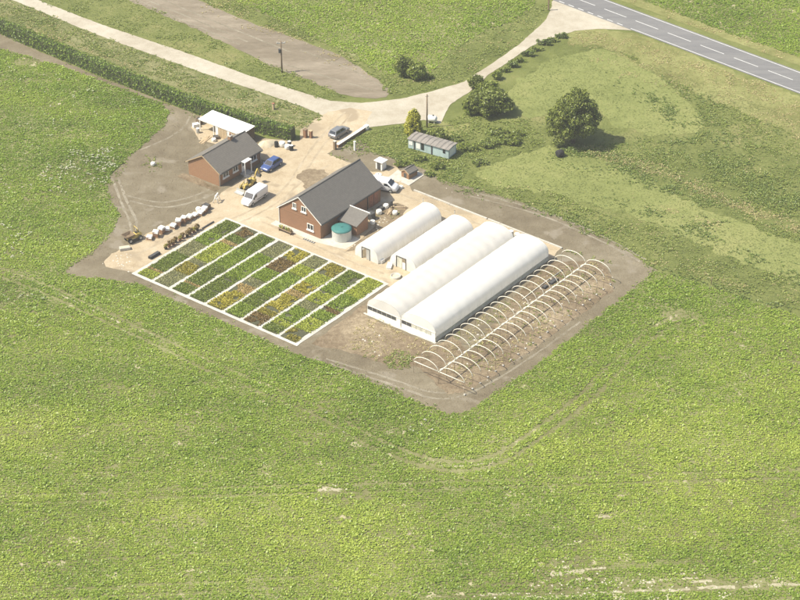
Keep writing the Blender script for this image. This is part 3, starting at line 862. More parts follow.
for x0, x1, z0, z1, mt in ((0.02, 0.11, 0.75, 1.6, 'white'), (0.20, 0.30, 0.45, 1.65, 'white'), (0.32, 0.39, 0.45, 1.65, 'glass'), (0.86, 0.92, 0.95, 1.6, 'glass')):
    MB().box(-cL / 2 + cL * x0, -cL / 2 + cL * x1, -cw / 2 - 0.05, -cw / 2 - 0.003, z0, z1).build('window' if mt == 'glass' else 'panel', mt, cab)
MB().box(cL / 2 + 0.003, cL / 2 + 0.05, -0.9, 0.9, 0.35, 1.6).build('end_panel', 'white', cab)
MB().box(-cL / 2 + 0.3, cL / 2 - 0.3, -cw / 2 + 0.2, cw / 2 - 0.2, -0.02, 0.078).build('base', 'dark', cab)

# brick pump hut on its slab, white kiosk
sheet('slab', [(400.5, 182.5), (408.7, 186.2), (424, 175.7), (411, 166.5)], 0.11, 'concrete', 0.0)
sheet('slab', [(385, 180), (397, 184), (409, 175), (398, 170)], 0.07, 'concrete', 0.1)
hr = math.atan2(*(G(417, 175.5) - G(405.8, 181.5)).yx)
ph = empty('pump_hut', G(409.3, 175.6, 0.11), hr, 'tiny brick pump hut with grey roof standing on a white slab', 'hut')
gable_house(ph, 2.0, 1.6, 1.0, 1.45, 'brick2', 'slate2', 0.12, 0.1)
MB().box(-1.03, -1.001, -0.3, 0.25, 0.05, 0.85).build('door', 'dark', ph)
kk = empty('white_kiosk', G(381, 168.5), TH, 'small white kiosk with dark doorway behind the barn', 'kiosk')
MB().box(-0.55, 0.55, -0.65, 0.65, 0.0, 1.45).build('wall', 'white', kk)
MB().box(-0.75, 0.75, -0.85, 0.85, 1.45, 1.58, 0.02).build('roof', 'white', kk)
MB().box(-0.58, -0.551, -0.35, 0.35, 0.05, 1.25).build('door', 'dark', kk)

# ------------------------------------------------------------------ polytunnels
def arch(w, zs, h, n=18, flat=1.0):
    pts = [(-w / 2, 0.0)]
    if zs > 0: pts.append((-w / 2, zs))
    for i in range(1, n):
        a = math.pi * i / n
        c = math.cos(a)
        pts.append((-w / 2 * math.copysign(abs(c) ** 0.85, c), zs + (h - zs) * math.sin(a) ** 0.9))
    if zs > 0: pts.append((w / 2, zs))
    pts.append((w / 2, 0.0))
    return pts

def tunnel(name, u0, u1, v0, v1, zs, h, label, group, film, skirt, sag=0.035):
    L, W = u1 - u0, v1 - v0
    rt = at_site(name, (u0 + u1) / 2, (v0 + v1) / 2, label, 'polytunnel', group=group)
    A = arch(W, zs, h)
    if skirt:                                           # film starts at the eave, net hangs below it
        A2 = [(-W / 2, 0.8)] + [p for p in A if p[1] >= zs - 0.001] + [(W / 2, 0.8)]
    else:
        A2 = A
    nh = int(round(L / 2.0))
    nx = nh * 4
    vs = []
    for i in range(nx + 1):
        x = -L / 2 + L * i / nx
        d = sag * math.sin(math.pi * (i % 4) / 4) if i % 4 else 0.0
        d *= random.uniform(0.7, 1.3)
        for y, z in A2:
            k = min(1.0, z / max(0.1, h))
            vs.append((x, y * (1 - d * 0.4 / W), z - d * k))
    m = len(A2)
    fs = [(i * m + j, i * m + j + 1, (i + 1) * m + j + 1, (i + 1) * m + j) for i in range(nx) for j in range(m - 1)]
    MB().add(vs, fs, True).build('cover', film, rt)
    for i in range(nh + 1):
        x = -L / 2 + 0.05 + (L - 0.1) * i / nh
        MB().tube([(x, y * 0.985, z - 0.05 if z > 0.1 else z) for y, z in A], 0.035, 5).build('hoop', 'galv', rt)
    if skirt:
        for sy in (-1, 1):
            MB().box(-L / 2, L / 2, sy * W / 2 - 0.01, sy * W / 2 + 0.01, 0.02, 0.82).build('side_net', 'net', rt)
            MB().tube([(-L / 2, sy * (W / 2 + 0.03), 0.8), (L / 2, sy * (W / 2 + 0.03), 0.8)], 0.04, 6).build('eave_rail', 'pipe', rt)
    return rt, A, L, W

def end_face(rt, A, x, film, zmin=0.0, name='end_wall', hole=None):
    if zmin > 0: P = [(x, y, z) for y, z in A if z >= zmin - 0.001]
    else: P = [(x, y, z) for y, z in A]
    if hole:                                            # doorway: polygon runs round it
        y0, y1, zt = hole
        P = P + [(x, y1, 0), (x, y1, zt), (x, y0, zt), (x, y0, 0)]
    MB().add(P, [tuple(range(len(P)))]).build(name, film, rt)

for idx, (u0, u1, v0, v1, lab) in enumerate(((23.9, 39.6, 22.5, 26.9, 'short white polytunnel next to the barn with a framed doorway'), (25.0, 39.3, 28.3, 33.2, 'short white polytunnel with grey door beside the longer ribbed tunnel'))):
    rt, A, L, W = tunnel('polytunnel', u0, u1, v0, v1, 0.5, 2.55, lab, 'short polytunnels by the barn', 'film', False)
    d0, d1 = (-0.6, 0.8) if idx == 0 else (-0.5, 1.2)
    end_face(rt, A, -L / 2 + 0.01, 'film', hole=(d0, d1, 1.85))
    end_face(rt, A, L / 2 - 0.01, 'film')
    fr = MB()
    fr.box(-L / 2 - 0.05, -L / 2 + 0.06, d0 - 0.09, d0, 0, 1.95).box(-L / 2 - 0.05, -L / 2 + 0.06, d1, d1 + 0.09, 0, 1.95).box(-L / 2 - 0.05, -L / 2 + 0.06, d0 - 0.09, d1 + 0.09, 1.86, 1.97)
    f = fr.build('door_frame', 'dark', rt)
    if idx == 0:
        MB().box(-L / 2 + 0.02, -L / 2 + 0.05, d0 + 0.02, d1 - 0.75, 0.05, 1.82).build('door', 'galv', rt)
    else:
        MB().box(-L / 2 + 0.02, -L / 2 + 0.05, d0 + 0.72, d1 - 0.02, 0.05, 1.82).build('door', 'net', rt)
        MB().box(-L / 2 - 0.04, -L / 2 - 0.01, d0 + 0.05, d0 + 0.6, 0.05, 1.2).build('door_leaf', 'white', rt)

for idx, (u0, u1, v0, v1, film, lab) in enumerate(((12.3, 40.0, 34.15, 40.2, 'film2', 'long ribbed white polytunnel between the short tunnels and the brighter one'), (12.3, 40.1, 40.3, 46.4, 'film', 'long smooth white polytunnel beside the bare hoop frames'))):
    rt, A, L, W = tunnel('polytunnel', u0, u1, v0, v1, 1.45, 3.15, lab, 'long twin polytunnels', film, True, 0.11 if idx == 0 else 0.03)
    x = -L / 2
    end_face(rt, A, x + 0.01, film, 1.45)
    end_face(rt, A, -x - 0.01, film, 0)
    MB().box(x - 0.03, x + 0.02, -W / 2 + 0.03, W / 2 - 0.03, 0.0, 0.78).build('kick_board', 'white', rt)
    MB().box(x - 0.06, x + 0.04, -W / 2, W / 2, 1.42, 1.52).build('head_rail', 'pipe', rt)
    nw = 6
    for k in range(nw):
        y0 = W / 2 - 0.12 - (W - 0.9) * k / nw; y1 = y0 - (W - 0.9) / nw + 0.07
        o = MB().box(x - 0.01, x + 0.015, y1, y0, 0.80, 1.41).build('vent_panel', ('dark' if (idx == 0 or k < 2) else 'net'), rt)
        MB().box(x - 0.035, x - 0.011, y1 - 0.06, y1 - 0.01, 0.79, 1.41).build('vent_bar', 'galv', rt)
    MB().box(x - 0.02, x + 0.015, -W / 2 + 0.04, -W / 2 + 0.74, 0.80, 1.41).build('end_panel', 'white', rt)
q = [S(11.9, 33.6), S(11.9, 46.6), S(12.3, 46.6), S(12.3, 33.6)]
sheet('footing', [tuple(p[:2]) for p in q], 0.07, 'concrete', 0.12, world_pts=True)
for uu0, uu1, vv0, vv1 in ((12.4, 40.0, 34.2, 46.3),):
    q = [S(uu0, vv0), S(uu1, vv0), S(uu1, vv1), S(uu0, vv1)]
    sheet('tunnel_floor', [tuple(p[:2]) for p in q], 0.066, 'concrete', 0, world_pts=True)

# bare hoop frames
HU0, HU1, NHOOP = 4.3, 40.1, 21
def hoop_frame(v0, v1, label, rail):
    W = v1 - v0
    rt = at_site('hoop_frame', HU0, (v0 + v1) / 2, label, 'hoop frame', z=0.045, group='bare tunnel hoops')
    n = 14
    src = None
    for i in range(NHOOP):
        x = (HU1 - HU0) * i / (NHOOP - 1)
        if src is None:
            pts = []
            for k in range(n + 1):
                a = math.pi * k / n
                pts.append((0, -W / 2 * math.cos(a), 1.95 + 1.28 * math.sin(a)))
            src = MB().tube(pts, 0.052, 6).build('hoop', 'pipe', rt)
            leg = {}
            for sy in (-1, 1):
                leg[sy] = MB().tube([(0, sy * W / 2, 0.0), (0, sy * W / 2, 2.0)], 0.02, 5).build('leg', 'wood', rt)
        else:
            o = src.copy(); COL.objects.link(o); o.parent = rt; o.location = (x, random.uniform(-0.04, 0.04), random.uniform(-0.03, 0.03)); o.rotation_euler = (0, R(random.uniform(-1.5, 1.5)), R(random.uniform(-1, 1)))
            for sy in (-1, 1):
                l = leg[sy].copy(); COL.objects.link(l); l.parent = rt; l.location = (x, 0, 0)
        if not rail or True:
            fo = MB().box(x - 0.13, x + 0.13, -W / 2 - 0.13, -W / 2 + 0.13, 0, 0.12 + random.uniform(0, 0.06), 0.02) if rail else None
            if fo: fo.build('footing', 'concrete', rt)
    MB().tube([(0.02, -W / 2 + 0.1, 2.0), (0.02, W / 2 - 0.1, 2.0)], 0.06, 6).build('tie_bar', 'pipe', rt)
    if rail:
        MB().box(-0.1, HU1 - HU0 + 0.15, W / 2 - 0.07, W / 2 + 0.07, 1.98, 2.08).build('gutter_rail', 'pipe', rt)
    return rt
hoop_frame(53.05, 57.4, 'bare white hoop frame with white gutter rail at the field edge', True)
hoop_frame(48.7, 52.95, 'bare white hoop frame squeezed between the smooth long tunnel and the gutter rail', False)
tr = at_site('seed_tray', 35.6, 50.4, 'larger black tray lying under the bare hoops', 'tray', z=0.05)
MB().box(-0.9, 0.9, -0.35, 0.35, 0, 0.25, 0.03).build('tray_body', 'black', tr)
MB().box(-0.8, 0.8, -0.27, 0.27, 0.251, 0.27).build('compost', 'dark', tr)
tr = at_site('seed_tray', 33.6, 50.3, 'smaller black tray under the bare hoops, next to the long one', 'tray', z=0.05)
MB().box(-0.45, 0.45, -0.3, 0.3, 0, 0.25, 0.03).build('tray_body', 'black', tr)
MB().box(-0.36, 0.36, -0.22, 0.22, 0.251, 0.27).build('compost', 'dark', tr)
ir = at_site('irrigation_pipe', 34.4, 49.6, 'long white irrigation pipe lying under the bare hoops', 'pipe', z=0.08)
MB().tube([(-5.5, 0, 0.05), (0, 0.08, 0.05), (4.5, -0.05, 0.05)], 0.06, 6).build('pipe_run', 'pipe', ir)
MB().cyl((4.5, -0.05, 0), 0.09, 0.22, 8).build('valve', 'dark', ir)

# white edging board behind the tunnels
for a, b, lab in (((414, 191), (487, 219.5), 'long white edging board behind the short tunnels'), ((488, 219.9), (562, 249), 'long white edging board behind the long tunnels')):
    pa, pb = G(*a), G(*b); d = pb - pa
    e = empty('edging_board', (pa + pb) / 2 + Vector((0, 0, 0.05)), math.atan2(d.y, d.x), lab, 'edging')
    nbd = 6
    for k in range(nbd):
        x0 = -d.length / 2 + d.length * k / nbd
        MB().box(x0 + 0.02, x0 + d.length / nbd - 0.02, -0.13, 0.13, 0, 0.2 + random.uniform(-0.02, 0.02)).build('board', 'concrete', e)

# ------------------------------------------------------------------ vehicles (local x forward)
def rrect(x, hw, z0, z1, c=0.12):
    c = min(c, hw * 0.5, (z1 - z0) * 0.45)
    pts = []
    for cy, cz, a0 in ((hw - c, z1 - c, 0), (-hw + c, z1 - c, 90), (-hw + c, z0 + c, 180), (hw - c, z0 + c, 270)):
        for k in range(3):
            a = R(a0 + 45 * k)
            pts.append((x, cy + c * math.cos(a), cz + c * math.sin(a)))
    return pts

def wheel(rt, x, y, r, w):
    s = 1 if y > 0 else -1
    y0 = y - w / 2
    wh = MB()
    rings = []
    for yy, rr in ((0, r * 0.86), (w * 0.2, r), (w * 0.8, r), (w, r * 0.86)):
        rings.append([(x + rr * math.cos(2 * math.pi * i / 18), y0 + yy, r + rr * math.sin(2 * math.pi * i / 18)) for i in range(18)])
    t = wh.loft(rings).build('wheel', 'black', rt)
    MB().cyl((x, y + s * (w / 2 - 0.01) if s > 0 else y - w / 2 - 0.01, r), r * 0.6, 0.02, 14, axis='y').build('rim', 'galv', t)
    return t

def face_patch(rt, name, mat, quad, off=0.012):
    a, b, c, d = [Vector(p) for p in quad]
    n = (b - a).cross(d - a).normalized()
    mid = (a + b + c + d) / 4
    if n.dot(mid - Vector((mid.x * 0.3, 0, 0.6))) < 0: n = -n
    top = [p + n * off for p in (a, b, c, d)]
    bot = [p - n * 0.02 for p in (a, b, c, d)]
    return MB().add(bot + top, [(0, 1, 2, 3), (4, 5, 6, 7), (0, 1, 5, 4), (1, 2, 6, 5), (2, 3, 7, 6), (3, 0, 4, 7)]).build(name, mat, rt)

def lerp(a, b, t): return tuple(x + (y - x) * t for x, y in zip(a, b))
def inset(q, u0, u1, w0, w1):
    a, b, c, d = q
    def P(u, w): return lerp(lerp(a, b, u), lerp(d, c, u), w)
    return [P(u0, w0), P(u1, w0), P(u1, w1), P(u0, w1)]

def car(loc, rz, paint, label, estate=False):
    rt = empty('parked_car', loc, rz, label, 'car', 'vehicles parked in the yard')
    st = [(-2.02, 0.66, 0.36, 0.74), (-1.93, 0.80, 0.27, 0.86), (-1.45, 0.845, 0.22, 0.92), (0, 0.85, 0.21, 0.93), (1.05, 0.85, 0.22, 0.91), (1.6, 0.82, 0.24, 0.80), (1.93, 0.74, 0.28, 0.70), (2.03, 0.60, 0.36, 0.60)]
    MB().loft([rrect(x, w, a, b) for x, w, a, b in st]).build('body', paint, rt)
    xb0, xb1, xt0, xt1 = (-1.90, 1.12, -1.62 if estate else -1.38, 0.28)
    zb, zt, wb, wt = 0.88, 1.42, 0.78, 0.60
    B = [(xb0, -wb, zb), (xb1, -wb, zb), (xb1, wb, zb), (xb0, wb, zb)]
    T = [(xt0, -wt, zt), (xt1, -wt, zt), (xt1, wt, zt), (xt0, wt, zt)]
    MB().loft([B, T], False).build('cabin', paint, rt)
    MB().loft([[(xt0 + 0.02, -wt + .02, zt), (xt1 - .02, -wt + .02, zt), (xt1 - .02, wt - .02, zt), (xt0 + .02, wt - .02, zt)], [(xt0 + 0.2, -wt + .14, zt + 0.05), (xt1 - .2, -wt + .14, zt + 0.05), (xt1 - .2, wt - .14, zt + 0.05), (xt0 + .2, wt - .14, zt + 0.05)]], False).build('roof_panel', paint, rt)
    face_patch(rt, 'windscreen', 'carglass', inset([B[1], B[2], T[2], T[1]], 0.06, 0.94, 0.12, 0.92))
    face_patch(rt, 'rear_window', 'carglass', inset([B[3], B[0], T[0], T[3]], 0.1, 0.9, 0.2, 0.9))
    for q in ([B[0], B[1], T[1], T[0]], [B[2], B[3], T[3], T[2]]):
        for a, b in ((0.09, 0.46), (0.50, 0.86)):
            face_patch(rt, 'side_window', 'carglass', inset(q, a, b, 0.14, 0.88))
    for x in (-1.25, 1.25):
        for y in (-0.77, 0.77): wheel(rt, x, y, 0.31, 0.2)
    for y in (-0.55, 0.55):
        MB().box(1.90, 2.0, y - 0.16, y + 0.16, 0.52, 0.66, 0.02).build('headlight', 'lamp', rt)
        MB().box(-2.0, -1.9, y - 0.1, y + 0.1, 0.60, 0.80, 0.02).build('tail_light', 'redlamp', rt)
    for y in (-0.93, 0.93):
        MB().box(0.72, 0.86, y - 0.08, y + 0.08, 0.92, 1.04, 0.02).build('mirror', paint, rt)
    return rt

def van(loc, rz, label, L=4.9, Hh=1.95, name='parked_van'):
    rt = empty(name, loc, rz, label, 'van', 'vehicles parked in the yard')
    h = L / 2
    st = [(-h, 0.80, 0.40, Hh - 0.12), (-h + 0.08, 0.88, 0.30, Hh - 0.02), (-h + 0.5, 0.92, 0.25, Hh), (h - 1.75, 0.92, 0.25, Hh), (h - 1.45, 0.915, 0.25, Hh - 0.06), (h - 0.78, 0.90, 0.26, 1.18), (h - 0.25, 0.86, 0.28, 1.0), (h - 0.05, 0.78, 0.32, 0.86), (h, 0.66, 0.38, 0.72)]
    MB().loft([rrect(x, w, a, b, 0.18) for x, w, a, b in st]).build('body', 'carwhite', rt)
    z0, z1 = 1.22, Hh - 0.14
    x0, x1 = h - 0.80, h - 1.42
    face_patch(rt, 'windscreen', 'carglass', [(x0 + 0.02, -0.74, z0), (x0 + 0.02, 0.74, z0), (x1 + 0.03, 0.70, z1), (x1 + 0.03, -0.70, z1)], 0.05)
    for s in (-1, 1):
        y = s * 0.93
        face_patch(rt, 'side_window', 'carglass', [(h - 1.02, y, 1.18), (h - 1.95, y, 1.18), (h - 1.95, y - s * 0.01, Hh - 0.28), (h - 1.42, y - s * 0.01, Hh - 0.28)], 0.01)
        MB().box(h - 1.12, h - 0.98, s * 1.04 - 0.09, s * 1.04 + 0.09, 1.12, 1.34, 0.02).build('mirror', 'black', rt)
        MB().box(h - 0.16, h - 0.01, s * 0.60 - 0.14, s * 0.60 + 0.14, 0.66, 0.82, 0.02).build('headlight', 'lamp', rt)
        MB().box(-h - 0.01, -h + 0.08, s * 0.74 - 0.07, s * 0.74 + 0.07, 0.8, 1.15, 0.02).build('tail_light', 'redlamp', rt)
        for x in (-h + 0.95, h - 0.85): wheel(rt, x, s * 0.83, 0.34, 0.22)
        MB().box(-h + 0.3, h - 2.0, s * 0.925 - 0.012, s * 0.925 + 0.012, 0.62, 0.70).build('side_trim', 'dark', rt)
    MB().box(-h - 0.03, -h + 0.06, -0.78, 0.78, 0.32, 0.48, 0.03).build('rear_bumper', 'dark', rt)
    MB().box(h - 0.12, h + 0.04, -0.70, 0.70, 0.32, 0.50, 0.03).build('front_bumper', 'carwhite', rt)
    return rt

van(S(27.2, -0.3, 0.06), TH + math.pi + R(4), 'white panel van parked in front of the yellow loader')
car(S(36.9, -5.15, 0.06), TH + math.pi + R(3), 'carblue', 'blue hatchback parked beside the bungalow')
car(S(52.1, -3.6, 0.06), TH + R(2), 'carsilver', 'silver estate car parked by the white coped wall', True)
van(S(42.3, 13.6, 0.06), TH - math.pi / 2 + R(18), 'white van tucked behind the far corner of the barn', 4.4, 1.85)

# yellow wheeled loader by the bungalow
ld = at_site('wheeled_loader', 29.6, -3.7, 'yellow wheeled backhoe loader with raised boom in front of the bungalow', 'loader', rz=math.pi)
MB().loft([rrect(-1.5, 0.42, 0.45, 1.15), rrect(-1.4, 0.52, 0.42, 1.25), rrect(-0.3, 0.52, 0.42, 1.3), rrect(-0.25, 0.45, 0.42, 0.8), rrect(0.6, 0.42, 0.42, 0.85)]).build('rear_body', 'yellow', ld)
MB().box(0.35, 1.1, -0.35, 0.35, 0.4, 0.95, 0.05).build('front_frame', 'yellow', ld)
cf = MB()
for x in (-0.3, 0.45):
    for y in (-0.45, 0.45): cf.tube([(x, y, 0.8), (x * 0.9, y, 2.1)], 0.045, 6)
c = cf.build('roll_frame', 'dark', ld)
MB().box(-0.35, 0.45, -0.48, 0.48, 2.1, 2.15, 0.02).build('canopy', 'dark', c)
bo = MB().tube([(-1.35, 0.1, 0.9), (-1.75, 0.1, 2.0), (-2.2, 0.1, 2.55)], 0.13, 6, 0.10).build('boom', 'yellow', ld)
MB().tube([(-2.2, 0.1, 2.55), (-2.55, 0.1, 1.5)], 0.09, 6).build('dipper_arm', 'yellow', bo)
MB().prism([(-2.75, 1.45), (-2.4, 1.5), (-2.2, 1.1), (-2.5, 0.95), (-2.8, 1.1)], -0.2, 0.4).build('digging_bucket', 'dark', bo)
MB().box(-0.15, 0.2, -0.25, 0.25, 0.8, 0.95, 0.03).box(-0.25, -0.12, -0.25, 0.25, 0.95, 1.45, 0.03).build('seat', 'black', ld)
for y in (-0.38, 0.38):
    MB().tube([(0.45, y, 1.25), (1.2, y, 1.0), (1.75, y, 0.35)], 0.075, 6).build('lift_arm', 'yellow', ld)
MB().tube([(0.6, 0, 0.9), (1.3, 0, 0.95)], 0.05, 6).build('ram', 'galv', ld)
mbk = MB()
prof = [(1.7, 0.55), (1.75, 0.12), (2.2, 0.05), (2.55, 0.06), (2.2, 0.12), (1.9, 0.2), (1.85, 0.6)]
mbk.prism(prof, -0.8, 0.8)
MB.build(mbk, 'bucket', 'galv', ld)
for x in (-1.0, 0.85):
    for y in (-0.62, 0.62): wheel(ld, x, y, 0.42, 0.32)
MB().tube([(-1.1, 0.3, 1.2), (-1.1, 0.3, 1.7)], 0.04, 6).build('exhaust', 'dark', ld)

# site dumper at the end of the pallet row
dp = at_site('site_dumper', 6.9, -6.9, 'small yellow dumper with rusty skip at the end of the pallet row', 'dumper', rz=math.pi - R(15))
MB().loft([rrect(-1.3, 0.35, 0.45, 1.0), rrect(-1.2, 0.45, 0.4, 1.15), rrect(-0.2, 0.45, 0.4, 1.1), rrect(0.1, 0.3, 0.4, 0.75), rrect(1.1, 0.28, 0.4, 0.7)]).build('chassis', 'yellow', dp)
sk = MB()
bot = [(0.25, -0.5, 0.8), (1.1, -0.5, 0.75), (1.1, 0.5, 0.75), (0.25, 0.5, 0.8)]
top = [(0.0, -0.75, 1.35), (1.75, -0.75, 1.25), (1.75, 0.75, 1.25), (0.0, 0.75, 1.35)]
inn = [(0.08, -0.68, 1.33), (1.66, -0.68, 1.24), (1.66, 0.68, 1.24), (0.08, 0.68, 1.33)]
ib = [(0.3, -0.42, 0.9), (1.05, -0.42, 0.88), (1.05, 0.42, 0.88), (0.3, 0.42, 0.9)]
sk.add(bot + top + inn + ib, [(3, 2, 1, 0)] + [(i, (i + 1) % 4, 4 + (i + 1) % 4, 4 + i) for i in range(4)] + [(4 + i, 4 + (i + 1) % 4, 8 + (i + 1) % 4, 8 + i) for i in range(4)] + [(8 + i, 8 + (i + 1) % 4, 12 + (i + 1) % 4, 12 + i) for i in range(4)] + [(12, 13, 14, 15)])
sk.build('skip', 'wood', dp)
MB().tube([(-0.5, -0.45, 1.0), (-0.5, -0.45, 2.1), (-0.5, 0.45, 2.1), (-0.5, 0.45, 1.0)], 0.05, 6).build('roll_bar', 'yellow', dp)
MB().box(-0.75, -0.35, -0.25, 0.25, 1.1, 1.25, 0.03).box(-0.85, -0.73, -0.25, 0.25, 1.25, 1.6, 0.03).build('seat', 'black', dp)
for x in (-0.9, 0.85):
    for y in (-0.6, 0.6): wheel(dp, x, y, 0.38, 0.28)
st = at_site('stone_trough', 4.1, -6.0, 'low pale stone trough beside the yellow dumper', 'trough', rz=R(-35))
MB().box(-0.8, 0.8, -0.4, 0.4, 0, 0.45, 0.05).build('trough_body', 'concrete', st)
MB().box(-0.68, 0.68, -0.28, 0.28, 0.451, 0.46).build('fill', 'sand', st)

# ------------------------------------------------------------------ stacks and clutter
def brick_pallet(u, v, rz, s, label):
    rt = at_site('brick_pallet', u, v, label, 'pallet', rz=rz, group='covered brick pallets along the yard edge')
    pl = MB()
    for x in (-0.4, 0, 0.4): pl.box(x - 0.06, x + 0.06, -0.5, 0.5, 0, 0.1)
    pl.build('pallet_base', 'palewood', rt)
    hh = 0.75 * s
    MB().box(-0.40, 0.40, -0.38, 0.38, 0.1, 0.1 + hh, 0.02).build('brick_stack', 'brick2', rt, uv=True)
    j = lambda: random.uniform(-0.05, 0.05)
    w = 0.43
    z = 0.1 + hh
    vs = [(-w + j(), -w + j(), z - 0.22 + j() * 2), (w + j(), -w + j(), z - 0.22 + j() * 2), (w + j(), w + j(), z - 0.3 + j() * 2), (-w + j(), w + j(), z - 0.22 + j() * 2),
          (-w + 0.02, -w + 0.02, z + 0.02), (w - 0.02, -w + 0.02, z + 0.02), (w - 0.02, w - 0.02, z + 0.03), (-w + 0.02, w - 0.02, z + 0.02), (0, 0, z + 0.14)]
    MB().add(vs, [(0, 1, 5, 4), (1, 2, 6, 5), (2, 3, 7, 6), (3, 0, 4, 7), (4, 5, 8), (5, 6, 8), (6, 7, 8), (7, 4, 8)]).build('cover_sheet', 'plastic', rt)
npal = 11
for i in range(npal):
    t = i / (npal - 1)
    brick_pallet(8.6 + 11.2 * t + random.uniform(-0.18, 0.18), -5.0 + 1.1 * t + random.uniform(-0.12, 0.12), R(random.uniform(5, 50)), random.uniform(0.6, 1.45),
                 'red brick pallet with white cover in the row along the yard edge')

def blob_leaves(C, rad, n, size, rng=RNG, flat=0.35, shell=0.55):
    """leaf quads filling an ellipsoid, facing roughly outward"""
    d = rng.normal(size=(n, 3)); d /= np.linalg.norm(d, axis=1)[:, None]
    r = shell + (1 - shell) * rng.random(n) ** 0.6
    bump = 0.8 + 0.35 * vnoise(d[:, 0] * 2 + C[0], d[:, 1] * 2 + d[:, 2] * 1.7 + C[1], 1.3)
    P = np.asarray(C) + d * np.asarray(rad) * (r * bump)[:, None]
    N = d + rng.normal(size=(n, 3)) * 0.8
    N /= np.linalg.norm(N, axis=1)[:, None]
    T = np.cross(N, rng.normal(size=(n, 3))); T /= np.linalg.norm(T, axis=1)[:, None]
    B = np.cross(N, T)
    s = size * rng.uniform(0.6, 1.3, n)[:, None]
    Vv = np.stack([P - T * s, P - B * s * 0.55, P + T * s, P + B * s * 0.55], 1).reshape(-1, 3)
    Vv[:, 2] = np.maximum(Vv[:, 2], 0.03)
    return Vv

def foliage(name, lobes, mat, parent, size, dens):
    vs = []
    for C, rad in lobes:
        a = 4 * math.pi * ((rad[0] * rad[1]) ** 1.6 + (rad[0] * rad[2]) ** 1.6 + (rad[1] * rad[2]) ** 1.6) ** (1 / 1.6) / 3 ** (1 / 1.6)
        vs.append(blob_leaves(C, rad, max(8, int(a * dens)), size))
    v = np.concatenate(vs)
    return np_mesh(name, v, np.arange(len(v)).reshape(-1, 4), mat, parent)

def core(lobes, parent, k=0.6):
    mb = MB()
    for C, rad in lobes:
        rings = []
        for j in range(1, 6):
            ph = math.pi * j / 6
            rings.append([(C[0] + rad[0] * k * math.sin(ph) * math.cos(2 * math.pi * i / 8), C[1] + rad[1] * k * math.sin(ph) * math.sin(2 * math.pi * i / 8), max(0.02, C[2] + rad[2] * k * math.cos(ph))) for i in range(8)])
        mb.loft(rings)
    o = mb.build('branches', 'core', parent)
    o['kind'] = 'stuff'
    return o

# potted shrubs beside the first bed
for i in range(10):
    t = i / 9
    rt = at_site('potted_shrub', 7.9 + 7.0 * t, -1.2 + random.uniform(-0.2, 0.2), 'reddish-brown potted shrub in the row beside the first bed', 'potted shrub', group='potted shrubs beside the first bed')
    MB().cyl((0, 0, 0), 0.2, 0.34, 12, 0.27).build('pot', 'terra' if i % 3 else 'black', rt)
    r = random.uniform(0.32, 0.45)
    foliage('crown', [((0, 0, 0.34 + r * 0.8), (r, r, r)), ((0.15, -0.1, 0.4 + r), (r * .6, r * .6, r * .7))], 'bed_r' if i % 4 else 'bed_o', rt, 0.11, 70)
for du, lab in ((5.6, 'long black planter trough at the near end of the potted shrubs'), (4.6, 'short black planter trough at the bed corner')):
    tr = at_site('planter_trough', du, -1.1, lab, 'trough')
    l = 0.75 if du > 5 else 0.3
    MB().box(-l, l, -0.3, 0.3, 0, 0.4, 0.03).build('trough_body', 'black', tr)
    MB().box(-l + 0.05, l - 0.05, -0.24, 0.24, 0.401, 0.42).build('compost', 'dark', tr)
bm_ = at_site('timber_beam', 17.0, -0.85, 'dark timber beam lying beyond the potted shrubs', 'beam')
MB().box(-1.3, 1.3, -0.1, 0.1, 0, 0.2, 0.02).build('beam', 'dark', bm_)
MB().box(-1.2, -1.0, -0.25, 0.25, -0.005, 0.06).build('bearer', 'wood', bm_)

def bulk_bag(loc, s, label, fill='sand', group='white bulk bags'):
    rt = empty('bulk_bag', loc, random.uniform(0, 3), label, 'bag', group)
    rg = [rrect(0, 0.36, 0, 0, 0)]
    rings = []
    for z, w in ((0.0, 0.36), (0.15, 0.44), (0.45, 0.47), (0.7, 0.43), (0.82, 0.40), (0.78, 0.34)):
        rings.append([(s * w * math.cos(2 * math.pi * i / 16) * 1.1 * (1 + 0.12 * abs(math.sin(4 * math.pi * i / 16)) + random.uniform(-.03, .03)), s * w * 1.1 * math.sin(2 * math.pi * i / 16) * (1 + 0.12 * abs(math.sin(4 * math.pi * i / 16))), z * s) for i in range(16)])
    MB().loft(rings).build('bag_body', 'plastic', rt)
    MB().cyl((0, 0, 0.74 * s), 0.36 * s, 0.06 * s, 12, 0.1).build('fill', fill, rt)
    return rt

def crate(loc, rz, sx, sy, sz, mat, label, cat='crate', name='wooden_crate', group=None):
    rt = empty(name, loc, rz, label, cat, group)
    nb_ = max(2, int(sz / 0.22))
    MB().box(-sx / 2 + 0.03, sx / 2 - 0.03, -sy / 2 + 0.03, sy / 2 - 0.03, 0.02, sz - 0.08).build('contents', 'dark' if mat != 'white' else 'plastic', rt)
    for k in range(nb_):
        z0 = sz * k / nb_; z1 = z0 + sz / nb_ - 0.04
        m = MB()
        m.box(-sx / 2, sx / 2, -sy / 2 - 0.02, -sy / 2 + 0.02, z0, z1).box(-sx / 2, sx / 2, sy / 2 - 0.02, sy / 2 + 0.02, z0, z1)
        m.box(-sx / 2 - 0.02, -sx / 2 + 0.02, -sy / 2 + 0.03, sy / 2 - 0.03, z0, z1).box(sx / 2 - 0.02, sx / 2 + 0.02, -sy / 2 + 0.03, sy / 2 - 0.03, z0, z1)
        m.build('slat_band', mat, rt)
    return rt

